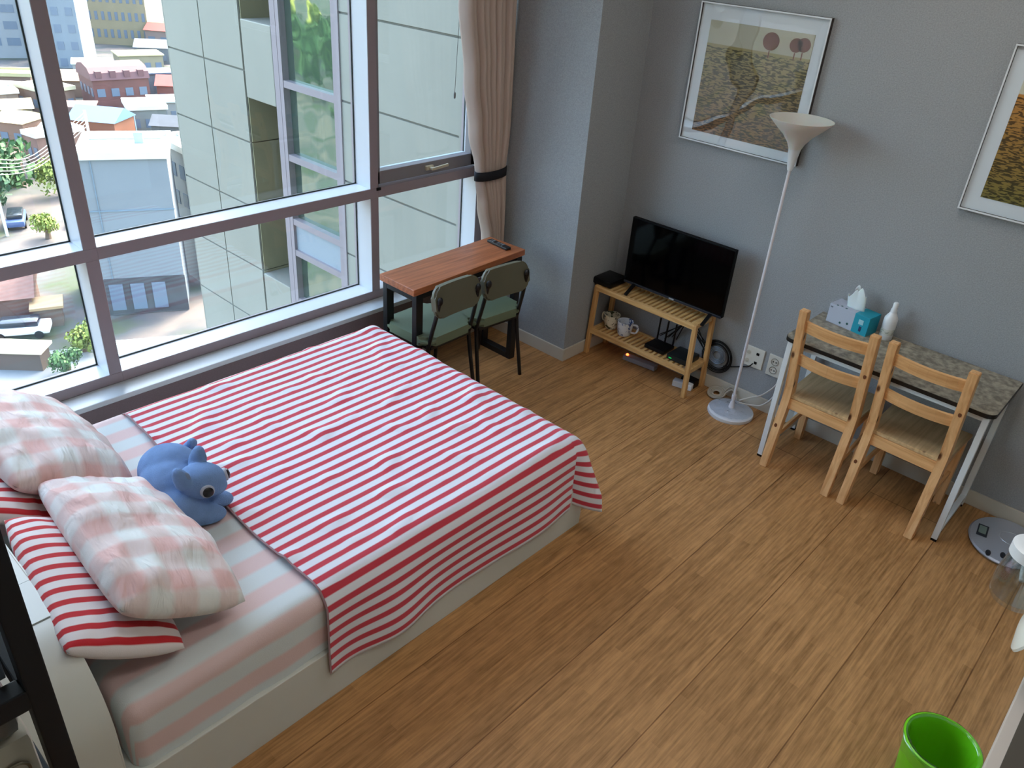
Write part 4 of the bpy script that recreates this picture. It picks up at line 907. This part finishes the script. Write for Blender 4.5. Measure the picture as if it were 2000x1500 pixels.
picture(-1.866, -1.133, 1.474, 2.197, -1.80, -1.203, 1.532, 2.112, art_mat('art_a', (176, 170, 150), (150, 136, 88), (132, 92, 56)), [(-1.572, 2.052, .046), (-1.712, 2.052, .036), (-1.752, 2.058, .036)], 'framed print of two round brown trees over a hatched field, behind the floor lamp', .10)
picture(-3.426, -2.693, 1.474, 2.197, -3.36, -2.768, 1.545, 2.112, art_mat('art_b', (206, 200, 180), (186, 126, 58), (120, 110, 52)), [(-2.95, 2.045, .034)], 'white framed print with orange-brown sky band cut off by the right edge', 0)

# ================================================================== SPECKLED TABLE + PINE CHAIRS
t = thing('dining_table', (-.245, -2.73, 0), 'speckled grey-brown table with black edge and white metal legs along the wall', 'table')
TX0, TX1, TY0, TY1 = -.485, -.012, -3.238, -2.218
b = new(); r = .045
P = [(TX1, TY0), (TX1, TY1)]
for k in range(9): a = d(90+90*k/8); P.append((TX0+r+r*math.cos(a), TY1-r+r*math.sin(a)))
for k in range(9): a = d(180+90*k/8); P.append((TX0+r+r*math.cos(a), TY0+r+r*math.sin(a)))
prism(b, P, .728, .7485); te = obj('edge_band', b, mat('edge_black', (16, 14, 14), .4), t)
b = new(); c = Vector(((TX0+TX1)/2, (TY0+TY1)/2)); P2 = [(c.x+(x-c.x)*.993, c.y+(y-c.y)*.9965) for x, y in P]; prism(b, P2, .735, .7505)
m, tt, bs = nodes('speckled_laminate'); N = tt.nodes; L = tt.links; tc = N.new('ShaderNodeTexCoord')
n = N.new('ShaderNodeTexNoise'); n.inputs['Scale'].default_value = 34; n.inputs['Detail'].default_value = 8; L.new(tc.outputs['Object'], n.inputs[0])
rr_ = N.new('ShaderNodeValToRGB'); e = rr_.color_ramp.elements; e[0].position = .36; e[0].color = (*lin((112, 104, 90)), 1); e[1].position = .66; e[1].color = (*lin((172, 162, 142)), 1); L.new(n.outputs[0], rr_.inputs[0]); L.new(rr_.outputs[0], bs.inputs['Base Color']); bs.inputs['Roughness'].default_value = .4
obj('tabletop', b, m, t)
for y, s in ((-2.252, 1), (-3.205, -1)):
    for x in (TX0+.03, TX1-.035):
        b = new(); beam(b, (x, y, .012), (x, y, .727), .028, .028, .002, upv=(0, 1, 0)); l = obj('leg', b, WHITEM, t)
        b = new(); box(b, x-.014, x+.014, y-.014, y+.014, 0, .013); obj('foot_cap', b, BLACKP, l)
    b = new(); beam(b, (TX0+.03, y, .06), (TX1-.035, y, .06), .026, .026); beam(b, (TX0+.03, y, .714), (TX1-.035, y, .714), .026, .026); obj('side_rail', b, WHITEM, t)
b = new(); beam(b, (TX0+.03, -2.252, .714), (TX0+.03, -3.205, .714), .026, .026); beam(b, (TX1-.035, -2.252, .714), (TX1-.035, -3.205, .714), .026, .026); obj('top_rail', b, WHITEM, t)

def pine_chair(label):
    """local: sitter faces +x, origin on the floor under the seat"""
    t = thing('dining_chair', (0, 0, 0), label, 'chair', 'pine chairs at the speckled table')
    PZ = wood('pine_z', (204, 150, 96), (234, 188, 134), 'z', .8, .5, True); PY = wood('pine_y', (202, 146, 90), (234, 186, 130), 'y', .8, .5); PS = wood('pine_seat', (176, 144, 104), (216, 184, 138), 'x', .7, .45, True)
    W = .19
    for s in (-1, 1):
        b = new(); y = s*W; th = .0225
        prof = [(-.238, 0), (-.194, 0), (-.114, .40), (-.110, .46), (-.220, .95), (-.264, .95), (-.168, .47), (-.170, .40)]
        A = [b.verts.new((x, y-th, z)) for x, z in prof]; B = [b.verts.new((x, y+th, z)) for x, z in prof]; n = len(prof)
        b.faces.new(A[::-1]); b.faces.new(B)
        for i in range(n): b.faces.new((A[i], A[(i+1) % n], B[(i+1) % n], B[i]))
        bmesh.ops.bevel(b, geom=list(b.edges), offset=.003, segments=2, affect='EDGES'); rl = obj('rear_leg', b, PZ, t, local=True)
        for kz in ((.72,) if s < 0 else (.25,)):
            kx = -.195-.0*(kz) if kz < .4 else -.217-.0; kx = (-.238+(.068)*kz/.4) if kz < .4 else (-.168-.096*(kz-.47)/.48)
            b = new(); lathe(b, [(0, -.0015), (.0085, -.0015), (.0085, .0012), (0, .0018)], (kx-.0005, y+.004*s, kz), 12, Matrix.Rotation(-PI/2, 3, 'Y'), sx=1.4); obj('knot', b, mat('knot_brown', (104, 58, 30), .5), rl, local=True)
        b = new(); beam(b, (.195, y*.97, 0), (.185, y*.97, .42), .042, .042, .003, upv=(0, 1, 0)); obj('front_leg', b, PZ, t, local=True)
        b = new(); beam(b, (-.14, y, .385), (.19, y*.97, .385), .022, .06, .002); obj('side_rail', b, wood('pine_x', (202, 146, 90), (234, 186, 130), 'x', .8, .5), t, local=True)
        b = new(); beam(b, (-.19, y, .17), (.19, y*.97, .20), .016, .032, .002); obj('stretcher', b, wood('pine_x', (0, 0, 0), (0, 0, 0)), t, local=True)
    def slat(z, h, x0):
        b = new()
        for k in range(8):
            y0, y1 = -W+.01+(2*W-.02)*k/8, -W+.01+(2*W-.02)*(k+1)/8; f = lambda y: x0-.022*(1-(y/W)**2)
            beam(b, (f(y0), y0, z), (f(y1), y1, z), .014, h)
        bmesh.ops.rotate(b, verts=b.verts, cent=(x0, 0, z), matrix=Matrix.Rotation(d(-11), 3, 'Y')); return b
    obj('back_slat', slat(.865, .062, -.222), PY, t, local=True); obj('back_slat', slat(.665, .062, -.182), PY, t, local=True)
    b = new(); beam(b, (-.148, -W, .385), (-.148, W, .385), .022, .062, .002); obj('rear_rail', b, PY, t, local=True)
    b = new(); beam(b, (.19, -W, .385), (.19, W, .385), .022, .06, .002); obj('front_rail', b, PY, t, local=True)
    b = new(); P = [(-.155, -.172), (-.155, .172), (-.10, .172), (-.10, .205), (.215, .215), (.215, -.215), (-.10, -.205), (-.10, -.172)]; prism(b, P[::-1], .417, .436)
    bmesh.ops.bevel(b, geom=list(b.edges), offset=.003, segments=2, affect='EDGES'); obj('seat', b, PS, t, local=True)
    return t
p0 = pine_chair('pine ladder-back chair at the left, before the tissue box'); p0.location = (-.305, -2.487, 0); p0.scale = (1, .93, 1)
p1 = copy_tree(p0); p1.location = (-.308, -2.935, 0); p1.rotation_euler.z = d(-1.5); p1['label'] = 'pine ladder-back chair at the right, nearest the white scale'

# tissue box
t = thing('tissue_box', (-.08, -2.40, .7505), 'grey and teal tissue box on the speckled table', 'tissue box', None, d(-8))
TB = mat('tissue_grey', (176, 182, 196), .5); TT = mat('tissue_teal', (20, 146, 168), .5)
b = new(); box(b, -.055, .055, -.035, .115, 0, .105, .002); bx = obj('carton', b, TB, t, local=True)
b = new(); box(b, -.0555, .0555, -.118, -.033, 0, .1055, .002); obj('teal_end', b, TT, t, local=True)
b = new(); box(b, -.057, -.055, -.088, -.062, .055, .081); obj('emblem', b, mat('emblem_pale', (150, 196, 206), .5), t, local=True)
b = new(); box(b, -.057, -.055, .095, .108, .085, .092); obj('print_mark', b, mat('mark_dark', (110, 118, 130), .5), t, local=True)
b = new()
for y, z in ((.035, .02), (-.005, .03)): lathe(b, [(0, 0), (.006, 0), (.006, .001), (0, .001)], (-.0555, y, z), 12, Matrix.Rotation(-PI/2, 3, 'Y'))
for x, y in ((-.05, .075), (-.04, .055), (-.048, .025)): lathe(b, [(0, 0), (.006, 0), (.006, .001), (0, .001)], (x, y, .105), 12)
obj('dot_print', b, mat('dot_green', (40, 84, 80), .5), t, local=True)
b = new(); box(b, -.0575, -.0552, -.085, -.072, .018, .045, .001); obj('bird_print', b, mat('bird_navy', (30, 50, 90), .5), t, local=True)
b = new()
def tis(u, v):
    a = u*2*PI; r = (.05-.012*v)*(1+.45*math.sin(3*a+1)*v); z = .104+.085*v*(1+.32*math.sin(2*a+.6)+.14*math.sin(7*a))
    return Vector((r*.4*math.cos(a), r*math.sin(a)+.012*v, z))
grid(b, 40, 10, tis, None); obj('tissue', b, mat('tissue_paper', (222, 226, 226), .9, sub=.2), t, local=True, smooth='all', mods=[('SOLIDIFY', {'thickness': .001})])
t = thing('bottle', (-.075, -2.585, .7505), 'white plastic bottle with pump top beside the tissue box', 'bottle')
b = new(); lathe(b, [(0, 0), (.030, 0), (.033, .004), (.034, .100), (.033, .118), (.022, .138), (.016, .150), (0, .151)], (-.075, -2.585, .7505), 32); bo = obj('bottle_body', b, WHITEPL, t, smooth=True)
b = new(); lathe(b, [(.0334, .03), (.0336, .031), (.0336, .095), (.0334, .096)], (-.075, -2.585, .7505), 32); obj('paper_label', b, pat('label_print', (212, 215, 208), (140, 150, 138), 50), bo, smooth=True)
b = new(); lathe(b, [(.0165, .148), (.0165, .165), (.013, .172), (.013, .198), (.009, .204), (0, .206)], (-.075, -2.585, .7505), 20); obj('spray_cap', b, WHITEPL, t, smooth=True)

# ================================================================== SCALE, BIN, COUNTER
t = thing('bathroom_scale', (-.225, -3.47, 0), 'silver-white oval bathroom scale on the floor by the right wall', 'scale', None, d(8)); t.scale = (1.08, 1.12, 1)
b = new(); lathe(b, [(0, 0.002), (.13, .002), (.155, .012), (.158, .02), (.152, .027), (0, .029)], (0, 0, 0), 56, None, 1.18, .95); obj('platform', b, mat('scale_silver', (168, 174, 186), .25, metal=.2), t, local=True, smooth=True)
b = new(); box(b, -.04, .055, .075, .118, .0285, .0305, .001); ls = obj('display', b, mat('scale_lcd', (44, 50, 60), .15), t, local=True)
b = new(); box(b, -.02, .045, .082, .112, .0304, .031); obj('lcd', b, mat('lcd_green', (120, 138, 132), .2), ls, local=True)
for x, y in ((-.125, .02), (-.15, .075)):
    b = new(); lathe(b, [(0, 0), (.018, 0), (.018, .0015), (0, .002)], (x, y-.02, .0285), 16, None, 1.3, .6); obj('sensor_pad', b, mat('pad_dark', (36, 40, 48), .3), t, local=True)
b = new(); pts = [(.03+.05*math.cos(2*PI*k/30), -.02+.05*math.sin(2*PI*k/30), .029) for k in range(30)]; tube(b, pts, .0015, 6, True); obj('ring_mark', b, mat('scale_ring', (200, 206, 214), .2, metal=.4), t, local=True)

t = thing('waste_bin', (-1.915, -3.64, 0), 'lime green waste bin with a plastic liner at the bottom edge', 'bin')
GB_ = mat('bin_green', (112, 196, 20), .35, sub=.1)
BX, BY = -1.905, -3.625
b = new(); R0, R1, BH = .085, .115, .255
lathe(b, [(0, .0), (R0, .0), (R0+.002, .004), (R1, BH-.01), (R1+.006, BH-.005), (R1+.006, BH+.002), (R1, BH+.004), (R1-.003, BH-.002), (R0-.002, .008), (0, .006)], (BX, BY, 0), 56); obj('bin_body', b, GB_, t, smooth=True)
b = new()
def lf(u, v):
    a = u*2*PI; nz = noise.noise(Vector((math.cos(a)*4, math.sin(a)*4, v*1.5)))
    if v < .15: r = R1+.009-.002*nz; z = BH-.045+.055*(v/.15)+.008*nz
    else: q = (v-.15)/.85; r = (R1-.005)-(R1-R0+.0)*q-.010*abs(nz)*(1+2*q)*.8; z = BH+.008-(BH-.03)*q
    return Vector((BX+r*math.cos(a), BY+r*math.sin(a), z))
grid(b, 90, 24, lf); 
obj('liner', b, glass_mat('liner_film', (.9, .96, .86), .10, .18, 1.0), t, smooth='all', fix=False)

t = thing('kitchen_counter', (-2.2, -4.05, 0), 'white kitchen counter with dark worktop cut off at the lower right corner', 'counter')
b = new(); box(b, -3.3, -.9, -4.4, -3.775, .0, .815, .003); obj('cabinet', b, WHITEP, t)
b = new(); box(b, -3.3, -.9, -4.4, -3.713, .815, .85, .003); obj('worktop_edge', b, mat('worktop_edge', (196, 186, 176), .4), t)
b = new(); box(b, -3.28, -.92, -4.4, -3.742, .8495, .853, .001); obj('worktop', b, mat('worktop_dark', (84, 78, 70), .35), t)

# dish rack that holds a plate and a jug, most of it beyond the right edge of the view
t = thing('dish_rack', (-1.9, -3.9, .853), 'white wire dish rack on the counter holding a plate and a glass jug', 'rack')
b = new()
for x in (-1.99, -1.70):
    for y in (-3.76, -4.02): tube(b, [(x, y, .853), (x, y, .93)], .004, 8)
    tube(b, [(x, -3.66, .935), (x, -4.04, .935)], .004, 8)
for y in (-3.66, -3.70, -3.76, -3.85, -3.94, -4.04): tube(b, [(-1.99, y, .935), (-1.70, y, .935)], .003, 8)
obj('wire_frame', b, WHITEM, t)
t = thing('plate', (-1.93, -3.73, .94), 'cream white plate standing on edge, half cut off by the right frame edge', 'plate')
M = Vector((-0.029, -0.961, -0.276)).to_track_quat('Z', 'Y').to_matrix()
b = new(); lathe(b, [(0, 0), (.085, 0), (.10, .005), (.148, .026), (.151, .032), (.144, .031), (.098, .012), (0, .007)], (-2.06, -3.668, 1.05), 48, M); obj('dish', b, mat('plate_cream', (228, 228, 216), .2), t, smooth=True)
t = thing('glass_jug', (-1.72, -3.66, .94), 'clear glass jug with white band and lid beside the plate', 'jug')
b = new(); JX, JY, JZ = -1.955, -3.606, .938
lathe(b, [(0, .004), (.058, .004), (.066, .02), (.068, .08), (.060, .13), (.050, .16), (.048, .16), (.057, .13), (.065, .08), (.062, .022), (0, .009)], (JX, JY, JZ), 36); obj('jug_body', b, glass_mat('jug_glass', (.88, .91, .91), .13), t, smooth=True)
b = new(); lathe(b, [(.051, .155), (.062, .158), (.062, .19), (.05, .196), (0, .198)], (JX, JY, JZ), 36); obj('lid', b, WHITEPL, t, smooth=True)
b = new(); tube(b, smooth_path([(JX+.05, JY, JZ+.14), (JX+.10, JY+.01, JZ+.12), (JX+.10, JY+.01, JZ+.05), (JX+.06, JY, JZ+.03)], 6), .007, 8); obj('handle', b, WHITEPL, t, smooth='all')

# ================================================================== BLACK RACK at lower left
t = thing('metal_rack', (-4.3, -2.75, 0), 'black metal storage rack behind the headboard at the lower left corner', 'rack')
RX, RY = -4.089, -2.83
BLACKM = mat('rack_black', (10, 14, 20), .5, spec=.3)
for x in (RX, RX-.36):
    for y in (RY, RY+.52):
        b = new(); box(b, x, x-.026, y-.014, y+.014, 0, 2.12, .002); obj('post', b, BLACKM, t)
for z in (.35, .9, 1.36, 1.733):
    b = new(); box(b, RX-.36, RX-.005, RY-.013, RY+.013, z-.03, z, .002); box(b, RX-.36, RX-.005, RY+.507, RY+.533, z-.03, z, .002)
    box(b, RX-.030, RX-.004, RY, RY+.52, z-.03, z, .002); box(b, RX-.388, RX-.362, RY, RY+.52, z-.03, z, .002)
    for k in range(14): tube(b, [(RX-.35+k*.025, RY, z-.004), (RX-.35+k*.025, RY+.52, z-.004)], .002, 6)
    obj('shelf', b, BLACKM, t)
t = thing('storage_box', (-4.27, -2.62, 1.361), 'translucent box with white base and ring handle on the black rack', 'box')
SX0, SX1, SY0, SY1, SZ = RX-.33, RX-.029, RY+.03, RY+.42, 1.361
b = new(); box(b, SX0, SX1, SY0, SY1, SZ, SZ+.262, .012); sb = obj('box_body', b, mat('box_white', (176, 174, 160), .4), t, smooth=True)
b = new(); box(b, SX0+.005, SX1-.005, SY0+.005, SY1, SZ+.262, SZ+.325, .015); obj('lid', b, mat('lid_grey', (120, 124, 126), .2, trans=.4), t, smooth=True)
b = new(); pts = [(SX1-.030+.017*math.cos(2*PI*k/30), SY0-.004, SZ+.212+.017*math.sin(2*PI*k/30)) for k in range(30)]; tube(b, pts, .002, 8, True); obj('ring_handle', b, mat('ring_metal', (120, 116, 100), .3, metal=.8), t, smooth='all')
b = new(); box(b, RX-.045, RX-.034, RY+.02, RY+.50, 1.734, 1.775, .002); tag(obj('shelf_panel', b, mat('panel_steel', (120, 134, 150), .3, metal=.3)), 'grey-blue panel strip standing on the top shelf of the black rack', 'panel')
